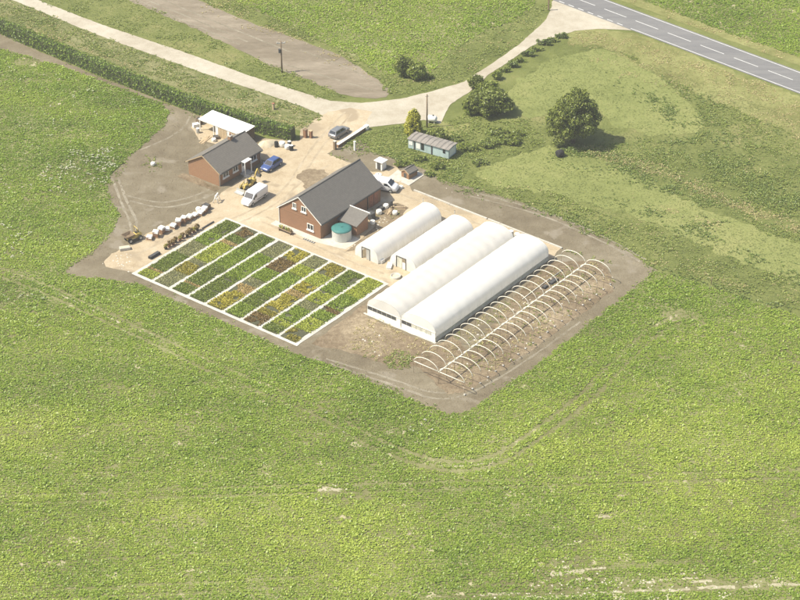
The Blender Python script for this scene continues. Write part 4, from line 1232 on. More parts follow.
def drum(loc, r, h, mat, lidmat, label, group=None):
    rt = empty('drum', loc, 0, label, 'drum', group)
    rings = []
    for z, k in ((0, 0.97), (0.04, 1), (0.32, 0.98), (0.34, 1.03), (0.36, 0.98), (0.64, 0.98), (0.66, 1.03), (0.68, 0.98), (0.96, 1), (1, 0.97)):
        rings.append([(r * k * math.cos(2 * math.pi * i / 14), r * k * math.sin(2 * math.pi * i / 14), z * h) for i in range(14)])
    MB().loft(rings).build('drum_body', mat, rt)
    MB().cyl((0, 0, h + 0.002), r * 0.9, 0.04, 14).build('lid', lidmat, rt)
    return rt

def plank_pile(loc, rz, n, L, mat, label):
    rt = empty('timber_pile', loc, rz, label, 'timber')
    for k in range(n):
        row = k // 4
        y = (k % 4 - 1.5) * 0.24 + random.uniform(-0.05, 0.05)
        o = MB().box(-L / 2, L / 2, -0.1, 0.1, 0, 0.07).build('plank', mat if k % 3 else 'palewood', rt)
        o.location = (random.uniform(-0.3, 0.3), y, row * 0.075 + 0.01); o.rotation_euler = (0, 0, R(random.uniform(-7, 7)))
    return rt

# behind the bungalow
sh_ = empty('sand_heap', G(266, 145), 0.6, 'pale sand heap between bungalow and hedge', 'heap')
rings = []
for z, r in ((0.0, 1.5), (0.25, 1.25), (0.5, 0.85), (0.72, 0.4), (0.8, 0.1)):
    rings.append([(r * (1.25 + 0.15 * math.sin(i * 1.7)) * math.cos(2 * math.pi * i / 20), r * (0.8 + 0.1 * math.cos(i * 2.1)) * math.sin(2 * math.pi * i / 20), z + 0.03 * math.sin(i * 2.3)) for i in range(20)])
MB().loft(rings).build('heap', 'sand', sh_)
bulk_bag(G(282, 146.5), 1.0, 'white bulk bag of sand near the end of the hedge, by the sand heap')
bulk_bag(G(287.5, 149), 0.9, 'white bulk bag of sand near the end of the hedge, between black drums')
for px, py, lab in ((276.5, 147, 'black drum between sand heap and bulk bag'), (289.5, 146.5, 'black drum with white lid under the hedge end'), (291.5, 150.5, 'black drum with white lid standing out in the yard')):
    drum(G(px, py), 0.33, 0.95, 'black', 'white' if px > 280 else 'black', lab, 'black drums by the hedge end')
crate(G(196, 127), 0.4, 1.0, 0.8, 0.7, 'white', 'white slatted crate at the open end of the shelter')
crate(G(199.5, 124), 1.0, 0.8, 0.8, 1.1, 'wood', 'tall brown crate beneath the corner of the shelter')
crate(G(216, 139), 0.2, 0.9, 0.7, 0.6, 'wood', 'brown crate on the sandy patch before the shelter')
bulk_bag(G(214, 141.5), 0.7, 'white bag slumped on the sandy patch before the shelter', 'sand')
crate(G(228, 136), 0.7, 0.9, 0.9, 1.2, 'wood', 'brown crate between shelter and bungalow roof')
drum(G(198, 133), 0.3, 0.85, 'galv', 'white', 'grey steel drum left of the shelter on sand')
plank_pile(G(205, 140), TH + 0.2, 7, 2.6, 'palewood', 'loose pale planks on soil before the shelter')
bulk_bag(G(153, 165.5), 0.7, 'white bag lying in weeds on the dug-over soil', 'sand')
# along the yard edge
tr_ = at_site('trestle', 23.3, -4.7, 'white folding trestle at the end of the pallet row', 'trestle', rz=R(20))
for s_ in (-1, 1):
    f = MB()
    f.tube([(-0.5, s_ * 0.45, 0), (-0.4, 0, 1.25)], 0.06, 6).tube([(0.5, s_ * 0.45, 0), (0.4, 0, 1.25)], 0.06, 6).tube([(-0.45, s_ * 0.22, 0.65), (0.45, s_ * 0.22, 0.65)], 0.05, 6)
    f.build('leg_frame', 'white', tr_)
MB().box(-0.6, 0.6, -0.09, 0.09, 1.22, 1.32, 0.01).build('top_bar', 'white', tr_)
crate(G(206, 209.5), TH, 1.2, 1.0, 0.9, 'wood', 'brown slatted crate at the end of the covered pallet row')
bulk_bag(G(198.5, 211), 0.75, 'white bag between slatted crate and covered pallets', 'sand')
# at the barn gable: cut flowers on a bench
bn = at_site('plant_bench', 22.7, 9.9, 'low bench of red and yellow pot plants under the barn gable', 'bench')
MB().box(-0.35, 0.35, -1.3, 1.3, 0.4, 0.46, 0.01).build('bench_top', 'wood', bn)
for y in (-1.1, 1.1):
    MB().box(-0.3, 0.3, y - 0.05, y + 0.05, 0, 0.4).build('leg', 'wood', bn)
for i in range(6):
    y = -1.05 + 0.42 * i
    foliage('pot_plant', [((0.0, y, 0.72), (0.24, 0.22, 0.26))], ('bed_r', 'bed_y', 'bed_g')[i % 3], bn, 0.10, 60)
dg = at_site('drain_grate', 22.9, 14.4, 'dark drain grating in the yard below the barn gable', 'drain')
MB().box(-0.2, 0.2, -1.1, 1.1, 0, 0.03).build('frame', 'dark', dg)
for k in range(5):
    MB().box(-0.17, 0.17, -0.95 + 0.42 * k, -0.75 + 0.42 * k, 0.031, 0.05).build('bar', 'galv', dg)

# rubble yard between barn and tunnels
sheet('rubble_patch', [(345, 252), (362, 238), (376, 226), (372, 216), (384, 204), (398, 203), (408, 208), (402, 216), (380, 232), (358, 250)], 0.058, 'rubble', 0.3)
plank_pile(G(390, 211), TH + 0.4, 10, 2.4, 'wood', 'heap of weathered planks behind the short polytunnel')
plank_pile(G(398, 208), TH - 0.9, 8, 2.0, 'wood', 'splayed weathered planks near the white van')
bulk_bag(G(386, 208), 0.8, 'white bag among planks beside the barn wall')
bulk_bag(G(379, 214), 0.85, 'white bag on rubble near the lean-to fascia')
bulk_bag(G(372.5, 224), 0.75, 'white bag against the lean-to wall')
bulk_bag(G(395, 214.5), 0.75, 'pale bag between plank heap and polytunnel')
crate(G(371, 219), TH, 0.9, 1.0, 1.2, 'dark', 'dark tall crate at the lean-to corner')
drum(G(391, 206), 0.3, 0.9, 'dark', 'dark', 'dark steel drum among planks behind the barn')
crate(G(381, 209.5), TH, 1.1, 0.8, 0.5, 'dark', 'low dark crate between white bags by the barn')
# before the short tunnels
crate(G(389.5, 267), TH + 0.5, 1.6, 0.7, 0.45, 'white', 'low white crate on sand before the second short tunnel')
crate(G(381.5, 262.5), TH, 0.8, 0.6, 0.6, 'white', 'white box between the two short polytunnels')
bs = empty('round_basin', G(395.8, 277.5), 0, 'round cream stone basin in front of the short tunnels', 'basin')
rings = [[(r * math.cos(2 * math.pi * i / 20), r * math.sin(2 * math.pi * i / 20), z) for i in range(20)] for r, z in ((0.72, 0), (0.78, 0.4), (0.68, 0.42), (0.62, 0.25), (0.1, 0.22))]
MB().loft(rings).build('basin_body', 'concrete', bs)
MB().cyl((0, 0, 0.26), 0.5, 0.02, 16).build('sand_fill', 'sand', bs)
drum(S(42.3, 38.0, 0.05), 0.42, 1.1, 'galv', 'white', 'grey drum with white lid behind the ribbed tunnel')
drum(S(42.2, 39.2, 0.05), 0.42, 1.1, 'galv', 'white', 'second grey drum with white lid behind the junction of the long tunnels')
crate(S(41.6, 40.2, 0.05), TH, 0.9, 0.8, 0.7, 'dark', 'dark crate behind the junction of the long tunnels')
rl = empty('inspection_dome', G(378.5, 175), 0, 'round white cover lying between kiosk and van', 'cover')
MB().cyl((0, 0, 0), 0.62, 0.16, 20, 0.5).build('dome', 'white', rl)
MB().cyl((0, 0, 0.16), 0.1, 0.06, 10).build('knob', 'dark', rl)
plank_pile(G(393.5, 184.5), TH, 8, 1.6, 'palewood', 'pale planks stacked beside the white van')
bulk_bag(G(401, 188.5), 0.6, 'small white bag beside the pump hut slab')

# ------------------------------------------------------------------ posts, walls, poles
wa, wb = G(337.5, 147.5), G(366, 129)
d = wb - wa
wl = empty('garden_wall', (wa + wb) / 2, math.atan2(d.y, d.x), 'low wall with broad white coping beside the silver car', 'wall')
l = d.length / 2
MB().box(-l, l, -0.16, 0.16, 0, 0.5).build('wall_body', 'brick2', wl, uv=True)
for k in range(6):
    MB().box(-l + 2 * l * k / 6 + 0.01, -l + 2 * l * (k + 1) / 6 - 0.01, -0.27, 0.27, 0.5, 0.6, 0.015).build('coping_stone', 'white', wl)
def post(px, py, h, r, mat, capmat, label, cat='post', name='gate_post'):
    rt = empty(name, G(px, py), TH, label, cat)
    MB().box(-r, r, -r, r, 0, h, 0.02).build('shaft', mat, rt, uv=(mat in ('brick', 'brick2')))
    MB().box(-r - 0.05, r + 0.05, -r - 0.05, r + 0.05, h, h + 0.09, 0.015).build('cap', capmat, rt)
post(335, 149.5, 1.5, 0.2, 'wood', 'concrete', 'dark gate post at the end of the coped wall')
post(366.5, 129.5, 0.7, 0.3, 'white', 'white', 'stubby white pier at the lane end of the coped wall')
post(354.8, 150.5, 1.6, 0.13, 'white', 'white', 'white post standing in soil behind the barn')
post(305.5, 137.5, 1.45, 0.27, 'brick', 'wood', 'left brick gate pier beyond the hedge end')
post(311, 138, 1.3, 0.22, 'brick', 'palewood', 'right brick gate pier with pale cap beyond the hedge end')
post(273.5, 109.5, 1.1, 0.16, 'palewood', 'terra', 'short pale marker post in the verge between hedge and lane', name='marker_post')
post(548.5, 10.5, 2.2, 0.10, 'wood', 'wood', 'brown wooden post where the lane meets the main road', name='wooden_post')
for i, (px, py, lab) in enumerate(((423, 206, 'thin stake behind the first short tunnel'), (432, 211, 'thin stake at the far corner of the first short tunnel'), (454.5, 218, 'thin stake behind the second short tunnel'), (711, 284.5, 'lone fence stake between crop and meadow'))):
    rt = empty('stake', G(px, py), 0, lab, 'stake')
    MB().tube([(0, 0, 0), (0.02, 0, 1.3)], 0.05, 6).build('shaft', 'wood' if i == 3 else 'galv', rt)
    MB().cyl((0.02, 0, 1.3), 0.06, 0.05, 8).build('cap', 'dark', rt)

def telegraph_pole(px, py, h, label, arm):
    rt = empty('telegraph_pole', G(px, py), R(8), label, 'pole')
    MB().tube([(0, 0, 0), (0, 0, h)], 0.15, 8, 0.10).build('pole', 'wood', rt)
    if arm:
        a = MB().box(-0.75, 0.75, -0.06, 0.06, h - 0.45, h - 0.33).build('cross_arm', 'galv', rt)
        for x in (-0.65, 0.0, 0.65):
            MB().cyl((x, 0, h - 0.33), 0.05, 0.16, 8).build('insulator', 'white', a)
        t = MB().cyl((-0.28, 0, h - 2.2), 0.22, 0.7, 12).build('transformer', 'dark', rt)
        MB().box(-0.3, -0.02, -0.05, 0.05, h - 1.6, h - 1.52).build('bracket', 'galv', t)
    else:
        MB().box(-0.25, 0.25, -0.05, 0.05, h - 0.35, h - 0.27).build('cross_arm', 'galv', rt)
telegraph_pole(282, 72.5, 6.0, 'telegraph pole with crossarm and transformer beside the bare strip', True)
telegraph_pole(427, 127.5, 6.1, 'slim grey telegraph pole behind the golden conifer', False)
gt = empty('gas_tank', G(432, 122.5), R(-20), 'short white gas tank beside the slim telegraph pole', 'tank')
rings = [[(x, r * math.cos(2 * math.pi * i / 16), 0.75 + r * math.sin(2 * math.pi * i / 16)) for i in range(16)] for x, r in ((-0.85, 0.15), (-0.78, 0.4), (-0.6, 0.55), (0.6, 0.55), (0.78, 0.4), (0.85, 0.15))]
MB().loft(rings).build('vessel', 'white', gt)
MB().cyl((0.2, 0, 1.28), 0.14, 0.16, 10).build('valve_cap', 'dark', gt)
for x in (-0.5, 0.5): MB().box(x - 0.08, x + 0.08, -0.4, 0.4, 0, 0.32).build('foot', 'concrete', gt)
bl = empty('wrapped_bale', G(559.8, 156.5), R(30), 'round black wrapped bale on the grass below the big tree', 'bale')
rings = [[(x, r * math.cos(2 * math.pi * i / 20), 0.6 + r * math.sin(2 * math.pi * i / 20)) for i in range(20)] for x, r in ((-0.58, 0.25), (-0.55, 0.5), (-0.45, 0.59), (0, 0.61), (0.45, 0.59), (0.55, 0.5), (0.58, 0.25))]
MB().loft(rings).build('wrap', 'black', bl)

# ------------------------------------------------------------------ trees, bushes, hedge
def lobes_in(env_c, env_r, n, r0, r1, seed, up=-0.75):
    rr = random.Random(seed)
    out = []
    tries = 0
    while len(out) < n and tries < 4000:
        tries += 1
        d = Vector((rr.gauss(0, 1), rr.gauss(0, 1), rr.gauss(0, 1))).normalized()
        if d.z < up: continue
        r = rr.uniform(r0, r1)
        k = rr.uniform(0.62, 1.02)
        c = Vector((env_c[0] + d.x * (env_r[0] - r * 0.75) * k, env_c[1] + d.y * (env_r[1] - r * 0.75) * k, env_c[2] + d.z * (env_r[2] - r * 0.75) * k))
        if any((c - Vector(o[0])).length < (r + o[1][0]) * 0.48 for o in out): continue
        out.append(((c.x, c.y, max(c.z, r * 0.55)), (r, r * rr.uniform(0.85, 1.1), r * rr.uniform(0.7, 0.95))))
    return out

def make_tree(loc, name, label, cat, lobes, mat, size, dens, trunk_r, trunk_h, group=None, k=0.55):
    rt = empty(name, loc, 0, label, cat, group)
    foliage('crown', lobes, mat, rt, size, dens)
    mb = MB()
    if trunk_h > 0:
        mb.tube([(0, 0, 0), (0.05, 0.03, trunk_h * 0.5), (0, 0.05, trunk_h)], trunk_r, 8, trunk_r * 0.6)
        for C, r in lobes:
            mid = (C[0] * 0.4, C[1] * 0.4, trunk_h + (C[2] - trunk_h) * 0.35)
            mb.tube([(0, 0.03, trunk_h * 0.85), mid, C], trunk_r * 0.4, 5, 0.03)
    else:
        for C, r in lobes[:7]:
            mb.tube([(C[0] * 0.15, C[1] * 0.15, 0), (C[0] * 0.5, C[1] * 0.5, C[2] * 0.5), C], trunk_r, 5, 0.02)
    mb.build('trunk' if trunk_h > 0 else 'stems', 'bark', rt)
    core(lobes, rt, k)
    return rt

lb = lobes_in((-0.1, 0, 4.5), (4.5, 4.2, 4.2), 38, 0.75, 1.6, 3)
lb += [((1.0, 0, 8.3), (1.5, 1.4, 1.3)), ((0.2, 0.3, 8.9), (1.0, 1.0, 0.9)), ((-2.9, -0.3, 5.6), (1.5, 1.4, 1.2)), ((0, 0, 4.5), (2.3, 2.2, 2.6)), ((-3.4, -0.6, 2.6), (1.2, 1.2, 1.1)), ((-3.7, 0, 4.3), (1.1, 1.1, 1.0)), ((3.4, -0.4, 4.6), (1.2, 1.2, 1.1)), ((2.9, 0.3, 6.0), (1.1, 1.1, 0.9)), ((-2.4, -1.5, 1.0), (1.1, 1.0, 0.8)), ((1.9, -0.4, 7.2), (1.4, 1.3, 1.1)), ((-1.4, 0.2, 7.3), (1.3, 1.2, 1.0))]
make_tree(G(573, 142.5), 'big_tree', 'big round dark green tree standing alone in the meadow', 'tree', lb, 'tree', 0.20, 24, 0.38, 2.2, None, 0.45)

# golden conifer: tiers of upright sprays
cf_t = empty('golden_conifer', G(413.5, 135.5), 0, 'bright golden conifer at the end of the blue-green cabin', 'tree')
lobes = [((0, 0, 0.9), (1.45, 1.4, 0.9)), ((0, 0, 1.9), (1.4, 1.35, 0.9)), ((0, 0, 2.9), (1.2, 1.2, 0.8)), ((0.1, 0, 3.7), (0.95, 0.9, 0.75)), ((0.15, 0, 4.4), (0.55, 0.55, 0.6))]
rr = random.Random(5)
for z, r in ((0.8, 1.5), (1.6, 1.5), (2.4, 1.3), (3.2, 1.05), (3.9, 0.7)):
    for a in range(6):
        t = a * 1.047 + rr.uniform(-.3, .3)
        lobes.append(((r * 0.8 * math.cos(t), r * 0.8 * math.sin(t), z + rr.uniform(-.2, .2)), (0.42, 0.42, 0.55)))
foliage('crown', lobes, 'gold', cf_t, 0.16, 26)
MB().tube([(0, 0, 0), (0, 0, 4.2)], 0.14, 6, 0.03).build('trunk', 'bark', cf_t)
core(lobes[:5], cf_t, 0.72)

def bush(px, py, w, h, label, seed, mat='bush', n=9, size=0.2, dens=22, dp=None, name='bush', group='bushes along the lane'):
    dp = dp or w * 0.8
    lb = lobes_in((0, 0, h * 0.42), (w / 2, dp / 2, h * 0.58), n, h * 0.22, h * 0.36, seed, -0.3)
    lb.append(((0, 0, h * 0.35), (w * 0.36, dp * 0.36, h * 0.42)))
    return make_tree(G(px, py), name, label, 'bush', lb, mat, size, dens, 0.07, 0, group, 0.6)
bush(489, 113, 8.4, 4.6, 'largest bush, broad and dark, casting shade beside the lane bend', 21, 'tree', 26, 0.22, 20, 6.0)
bush(471, 114, 3.2, 2.2, 'low pale bush at the lane-side foot of the largest bush', 22, 'bush', 8)
bush(477, 89, 3.4, 2.9, 'round dark bush above the largest bush at the lane edge', 23, 'tree', 10)
bush(487, 92, 4.4, 2.2, 'spreading light green bush on top of the largest bush', 24, 'bush', 10)
bush(404, 77, 3.4, 4.2, 'taller dark bush of the pair at the far crop corner', 25, 'tree', 12)
bush(417, 79, 4.0, 3.2, 'rounder olive bush of the pair at the far crop corner', 26, 'bush', 12)
bush(428, 79, 2.2, 1.2, 'low dark bush beside the pair at the far crop corner', 27, 'tree', 6)
bush(436, 141, 4.2, 2.2, 'dark bush between golden conifer and cabin roof', 28, 'tree', 12)
bush(497, 79, 2.4, 1.6, 'first small bush of the roadside row above the largest bush', 29, 'bush', 6)
for i, (px, py) in enumerate(((505, 72), (513, 67), (520, 62), (528, 56), (536, 51), (545, 45), (553, 42), (563, 38))):
    bush(px, py, 2.7 + 0.5 * (i % 3), 1.0 + 0.4 * (i % 2), 'low scrubby bush in the row along the lower lane edge', 40 + i, 'tussock' if i % 2 else 'bush', 5, 0.14, 26, 1.4, group='scrub row along the lane')
for i, (px, py, w, h, lab) in enumerate(((455, 141, 3.4, 1.0, 'low scrub by the bare patch beyond the cabin'), (470, 150, 4.2, 1.2, 'olive scrub mound between cabin and paddock'), (488, 146, 4.6, 1.3, 'broad scrub mound below the largest bush'), (508, 143, 5.0, 1.4, 'rounded scrub mound at the paddock edge'), (497, 134, 4.2, 1.0, 'ragged scrub in the shade of the largest bush'), (518, 136, 3.0, 0.9, 'small scrub mound between largest bush and big tree'),
                                          (479, 164, 3.4, 0.9, 'isolated scrub mound on the lower paddock'), (401, 166, 3.0, 1.1, 'weedy mound between kiosk and cabin'), (420, 160, 3.0, 1.0, 'weedy mound below the cabin wall'), (437, 168, 3.2, 1.1, 'weedy mound right of the pump hut slab'), (430, 176, 2.4, 0.8, 'weedy mound at the corner of the bare soil'))):
    bush(px, py, w, h, lab, 60 + i, 'bush' if i % 2 else 'rough', 10, 0.16, 24, w * 0.7, 'scrub', 'scrub mounds of the rough ground')

# long clipped hedge
HA, HB = G(-70, 10), G(290, 142)
def hedge():
    pts = [G(-190, -38), G(-70, 8), G(0, 34.5), G(100, 76.5), G(200, 116), G(262, 134.5), G(290, 142)]
    d0 = pts[0]
    rt = empty('clipped_hedge', (pts[-1] + pts[-2]) / 2, 0, 'long dark green clipped hedge running from the gate piers along the soil track', 'hedge')
    off = rt.location
    vs = []; core_mb = MB()
    Wd, Ht = 1.9, 2.3
    for a, b in zip(pts[:-1], pts[1:]):
        d = (b - a); L = d.length; t = d / L; nn = Vector((-t.y, t.x, 0))
        ctr = nn * (Wd / 2)                                # the line is the near foot; hedge stands behind it
        per = 2 * Ht + Wd
        n = int(L * per * 20)
        s = RNG.random(n) * per
        x = RNG.random(n) * L
        wob = 0.22 * (fbm(x + a.x, x * 0 + 3.0, 0.9) - 0.5) * 2
        y = np.where(s < Ht, -Wd / 2, np.where(s < Ht + Wd, s - Ht - Wd / 2, Wd / 2))
        z = np.where(s < Ht, s, np.where(s < Ht + Wd, Ht, s - Ht - Wd))
        y = y * (1 - 0.18 * z / Ht) * (1 + wob); z = z * (1 + wob * 0.8) + RNG.normal(0, 0.06, n)
        y = y + RNG.normal(0, 0.07, n)
        P = np.stack([a.x + t.x * x + nn.x * y + ctr.x, a.y + t.y * x + nn.y * y + ctr.y, z], 1) - np.array(off)
        N = RNG.normal(size=(n, 3)); N /= np.linalg.norm(N, axis=1)[:, None]
        T = np.cross(N, RNG.normal(size=(n, 3))); T /= np.linalg.norm(T, axis=1)[:, None]
        B = np.cross(N, T); sz = 0.17 * RNG.uniform(0.6, 1.3, n)[:, None]
        q = np.stack([P - T * sz, P - B * sz * .6, P + T * sz, P + B * sz * .6], 1).reshape(-1, 3)
        q[:, 2] = np.maximum(q[:, 2], 0.05)
        vs.append(q)
        r = []
        for p in (a - t * 0.05, b + t * 0.05):
            r.append([tuple(p + nn * yy + ctr - off + Vector((0, 0, zz))) for yy, zz in ((-0.75, 0.03), (0.75, 0.03), (0.62, 2.05), (-0.62, 2.05))])
        core_mb.loft(r, False)
    v = np.concatenate(vs)
    np_mesh('foliage', v, np.arange(len(v)).reshape(-1, 4), 'hedge', rt)
    core_mb.build('branches', 'core', rt)
hedge()

# ------------------------------------------------------------------ crops
for ln, w in (([(600, 593), (622, 592)], 0.22), ([(632, 591.5), (652, 590)], 0.35), ([(660, 591), (690, 589.5)], 0.3), ([(697, 588), (735, 587)], 0.38), ([(742, 587.5), (760, 586)], 0.22), ([(768, 585.5), (800, 584), (830, 583)], 0.35), ([(690, 582), (712, 581)], 0.3), ([(640, 583), (655, 582)], 0.3), ([(575, 580), (592, 579)], 0.35), ([(555, 568), (570, 567)], 0.3), ([(520, 598), (560, 597), (600, 596)], 0.3), ([(550, 574), (566, 573), (585, 571)], 0.5), ([(592, 569), (606, 568)], 0.22), ([(318, 489.5), (328, 489), (342, 490)], 0.5), ([(480, 595), (520, 593)], 0.25), ([(660, 580), (700, 578)], 0.25), ([(438, 466.5), (475, 466.5), (500, 458)], 0.25), ([(598, 517), (612, 516)], 0.3), ([(564, 545), (580, 543)], 0.2), ([(30, 281), (70, 299), (120, 323)], 0.2)):
    ribbon('chalk_streak', ln, w * 0.85, 0.024, 'chalkground')
TRACKS = [([(-60, 252), (35, 284), (95, 312), (150, 338), (200, 362), (260, 388), (320, 411), (365, 440), (405, 456), (440, 466), (475, 466), (505, 456), (540, 432), (580, 402), (620, 363), (652, 332), (676, 320)], 0.95, 0.2, (0.5, 0.25)),
          ([(395, 452), (415, 460), (440, 467), (475, 467), (505, 457), (540, 433), (580, 403), (600, 385)], 0.95, 0.27, (0.65, 0.25)),
          ([(20, 279), (60, 296), (110, 320), (160, 342), (200, 362)], 0.95, 0.16, (0.45, 0.25)),
          ([(676, 320), (700, 325), (740, 341), (800, 361), (920, 400)], 0.95, 0.16, (0.5, 0.35)),
          ([(-150, 507), (0, 500.5), (100, 497), (200, 493), (300, 490), (420, 486.5), (560, 482), (800, 474), (950, 470)], 0.85, 0.16, (0.15, 0.1)),
          ([(-150, 603), (0, 598), (110, 592), (260, 585), (330, 580)], 0.85, 0.14, (0.15, 0.1)),
          ([(20, 565), (120, 558), (210, 553)], 0.0, 0.12, (0.5, 0.3)),
          ([(-40, 437), (60, 425), (160, 418)], 0.85, 0.10, (0.4, 0.3)),
          ([(500, 545), (640, 538), (820, 530)], 0.0, 0.11, (0.35, 0.3)),
          ([(420, 598), (560, 594), (640, 591), (720, 588), (830, 583), (900, 580)], 0.0, 0.34, (0.12, 0.15)),
          ([(575, 572), (620, 566), (700, 561)], 0.0, 0.3, (0.15, 0.1))]
CURVE = [6]
PATCH = [(327, 489.5, 13, 3.5, 0.85), (340, 496, 30, 10, 0.25), (365, 497, 8, 2.5, 0.6), (338, 520, 14, 4, 0.4), (170, 523, 40, 8, 0.3), (60, 540, 60, 6, 0.18), (570, 572, 40, 12, 0.35), (640, 585, 140, 10, 0.3), (720, 587, 90, 6, 0.45),
         (565, 548, 24, 4, 0.35), (605, 517, 10, 3, 0.6), (480, 590, 120, 8, 0.25), (430, 462, 24, 8, 0.3), (500, 448, 20, 12, 0.3), (68, 172, 26, 18, 0.12), (675, 318, 18, 8, 0.4), (758, 480, 10, 6, 0.3), (792, 516, 5, 6, 0.6),
         (20, 300, 30, 14, 0.15), (10, 272, 40, 6, 0.45), (125, 322, 18, 6, 0.3), (330, 405, 20, 8, 0.15), (30, 60, 14, 4, 0.7)]

def offset_line(line, d):
    P = smooth_line(line, 2)
    out = []
    for i, p in enumerate(P):
        t = (P[min(i + 1, len(P) - 1)] - P[max(i - 1, 0)]).normalized()
        out.append(p + Vector((-t.y, t.x, 0)) * d)
    return out

def crop(name, poly_px, mat, label, sp=(0.5, 0.27), size=0.33, nl=8, tracks=True, tint0=0.0, dens_far=False):
    poly = gp(poly_px)
    box = gp([(-190, 700), (990, 700), (990, -50), (-190, -50)])
    x0, x1 = box[3].x, box[2].x
    y0, y1 = box[0].y, box[2].y
    x0 = max(x0, min(p.x for p in poly)); x1 = min(x1, max(p.x for p in poly)); y0 = max(y0, min(p.y for p in poly)); y1 = min(y1, max(p.y for p in poly))
    th = R(2.0)
    ys = np.arange(y0 - 8, y1 + 8, sp[0]); xs = np.arange(x0 - 8, x1 + 8, sp[1])
    X, Y = np.meshgrid(xs, ys)
    X = X.ravel() + RNG.normal(0, sp[1] * 0.3, X.size); Y = Y.ravel() + RNG.normal(0, 0.085, Y.size) + 0.25 * (fbm(X, X * 0, 0.05) - 0.5)
    cx, cy = (x0 + x1) / 2, (y0 + y1) / 2
    Xr = cx + (X - cx) * math.cos(th) - (Y - cy) * math.sin(th)
    Yr = cy + (X - cx) * math.sin(th) + (Y - cy) * math.cos(th)
    P = np.stack([Xr, Yr, np.full(Xr.size, 0.03)], 1)
    wob = P[:, :2] + 0.7 * np.stack([fbm(Xr, Yr, 0.45) - 0.5, fbm(Xr + 50, Yr, 0.45) - 0.5], 1)
    px = to_px(P)
    m = inside(wob, poly) & (px[:, 0] > -135) & (px[:, 0] < 935) & (px[:, 1] > -45) & (px[:, 1] < 670)
    P = P[m]
    sc = 0.5 + 0.6 * fbm(P[:, 0], P[:, 1], 0.25) + 0.5 * vnoise(P[:, 0], P[:, 1], 1.1)
    sc *= RNG.uniform(0.75, 1.2, len(P))
    keep = np.ones(len(P), bool)
    keep &= RNG.random(len(P)) < np.clip(1.5 * fbm(P[:, 0] + 31, P[:, 1] + 9, 0.35) + 0.42, 0, 1)
    if tracks:
        for ln, gauge, w, (pr, s) in TRACKS:
            wl = gp(ln)
            for g_ in ((-gauge, gauge) if gauge else (0.0,)):
                q = line_dist(P + np.array([0, 0, 0]), offset_line(wl, g_))
                nz = fbm(P[:, 0] * 1.0, P[:, 1], 0.3)
                hit = (q < w * (0.5 + 1.1 * nz))
                keep &= ~(hit & (RNG.random(len(P)) < pr))
                sc = np.where(hit | (q < w * 1.4), sc * (s + 0.45), sc)
        pw = to_px(P)
        for a, b, rx, ry, pr in PATCH:
            e = ((pw[:, 0] - a) / rx) ** 2 + ((pw[:, 1] - b) / ry) ** 2 + 1.6 * (fbm(P[:, 0], P[:, 1], 0.7) - 0.5)
            hit = e < 1
            keep &= ~(hit & (RNG.random(len(P)) < pr))
            sc = np.where(hit, sc * (1 - 0.3 * pr), sc)
    P = P[keep]; sc = sc[keep]
    vv, ff = plant_leaves(P, size, nl, (0.05, 0.8), wid=0.6, scl=sc)
    big = 0.55 * fbm(P[:, 0] * 0.6, P[:, 1] * 1.5, 0.035) + 0.28 * fbm(P[:, 0] * 0.5, P[:, 1], 0.22) + 0.17 * RNG.random(len(P)) + tint0
    tint = np.clip((big - 0.5) * 2.0 + 0.5, 0, 1)
    o = np_mesh(name, vv, ff, mat, attr=np.repeat(tint, nl * 4))
    tag(o, label, 'crop', kind='stuff')
    print(name, len(P), 'plants')
    return o
crop('beet_crop', FIELD, 'crop', 'leafy green root crop wrapping round the nursery', (0.44, 0.22), 0.27, 6)
crop('beet_crop', FARCROP, 'cropfar', 'bright green crop beyond the lane', (0.5, 0.32), 0.33, 5, False, 0.06)
crop('beet_crop', EASTCROP, 'cropfar', 'bright green crop beyond the main road', (0.5, 0.32), 0.33, 5, False, 0.06)

# ------------------------------------------------------------------ grasses
def scatter(poly_px, dens, rng=RNG, s=None, thr=None, wob=1.6):
    poly = gp(poly_px)
    x0, x1 = min(p.x for p in poly) - 1, max(p.x for p in poly) + 1; y0, y1 = min(p.y for p in poly) - 1, max(p.y for p in poly) + 1
    n = int((x1 - x0) * (y1 - y0) * dens)
    P = np.stack([rng.uniform(x0, x1, n), rng.uniform(y0, y1, n), np.full(n, 0.03)], 1)
    w = P[:, :2] + wob * 2 * np.stack([fbm(P[:, 0], P[:, 1], 0.3) - 0.5, fbm(P[:, 0] + 70, P[:, 1], 0.3) - 0.5], 1)
    m = inside(w, poly)
    px = to_px(P)
    m &= (px[:, 0] > -90) & (px[:, 0] < 890) & (px[:, 1] > -40)
    P = P[m]
    if thr is not None:
        P = P[RNG.random(len(P)) < np.clip((fbm(P[:, 0] + 11, P[:, 1] + 23, s) - thr) * 3.2 + 0.32, 0.03, 1)]
    return P

def band(line_px, width, dens, thr=None, s=0.3):
    ln = gp(line_px)
    x0, x1 = min(p.x for p in ln) - width, max(p.x for p in ln) + width; y0, y1 = min(p.y for p in ln) - width, max(p.y for p in ln) + width
    n = int((x1 - x0) * (y1 - y0) * dens)
    P = np.stack([RNG.uniform(x0, x1, n), RNG.uniform(y0, y1, n), np.full(n, 0.03)], 1)
    d = line_dist(P, ln)
    P = P[d < width * (0.3 + 1.4 * fbm(P[:, 0], P[:, 1], 0.25)) * 0.5 * np.abs(RNG.normal(0, 1, len(P)))]
    if thr is not None: P = P[RNG.random(len(P)) < np.clip((fbm(P[:, 0] + 11, P[:, 1] + 23, s) - thr) * 3.2 + 0.32, 0.03, 1)]
    return P

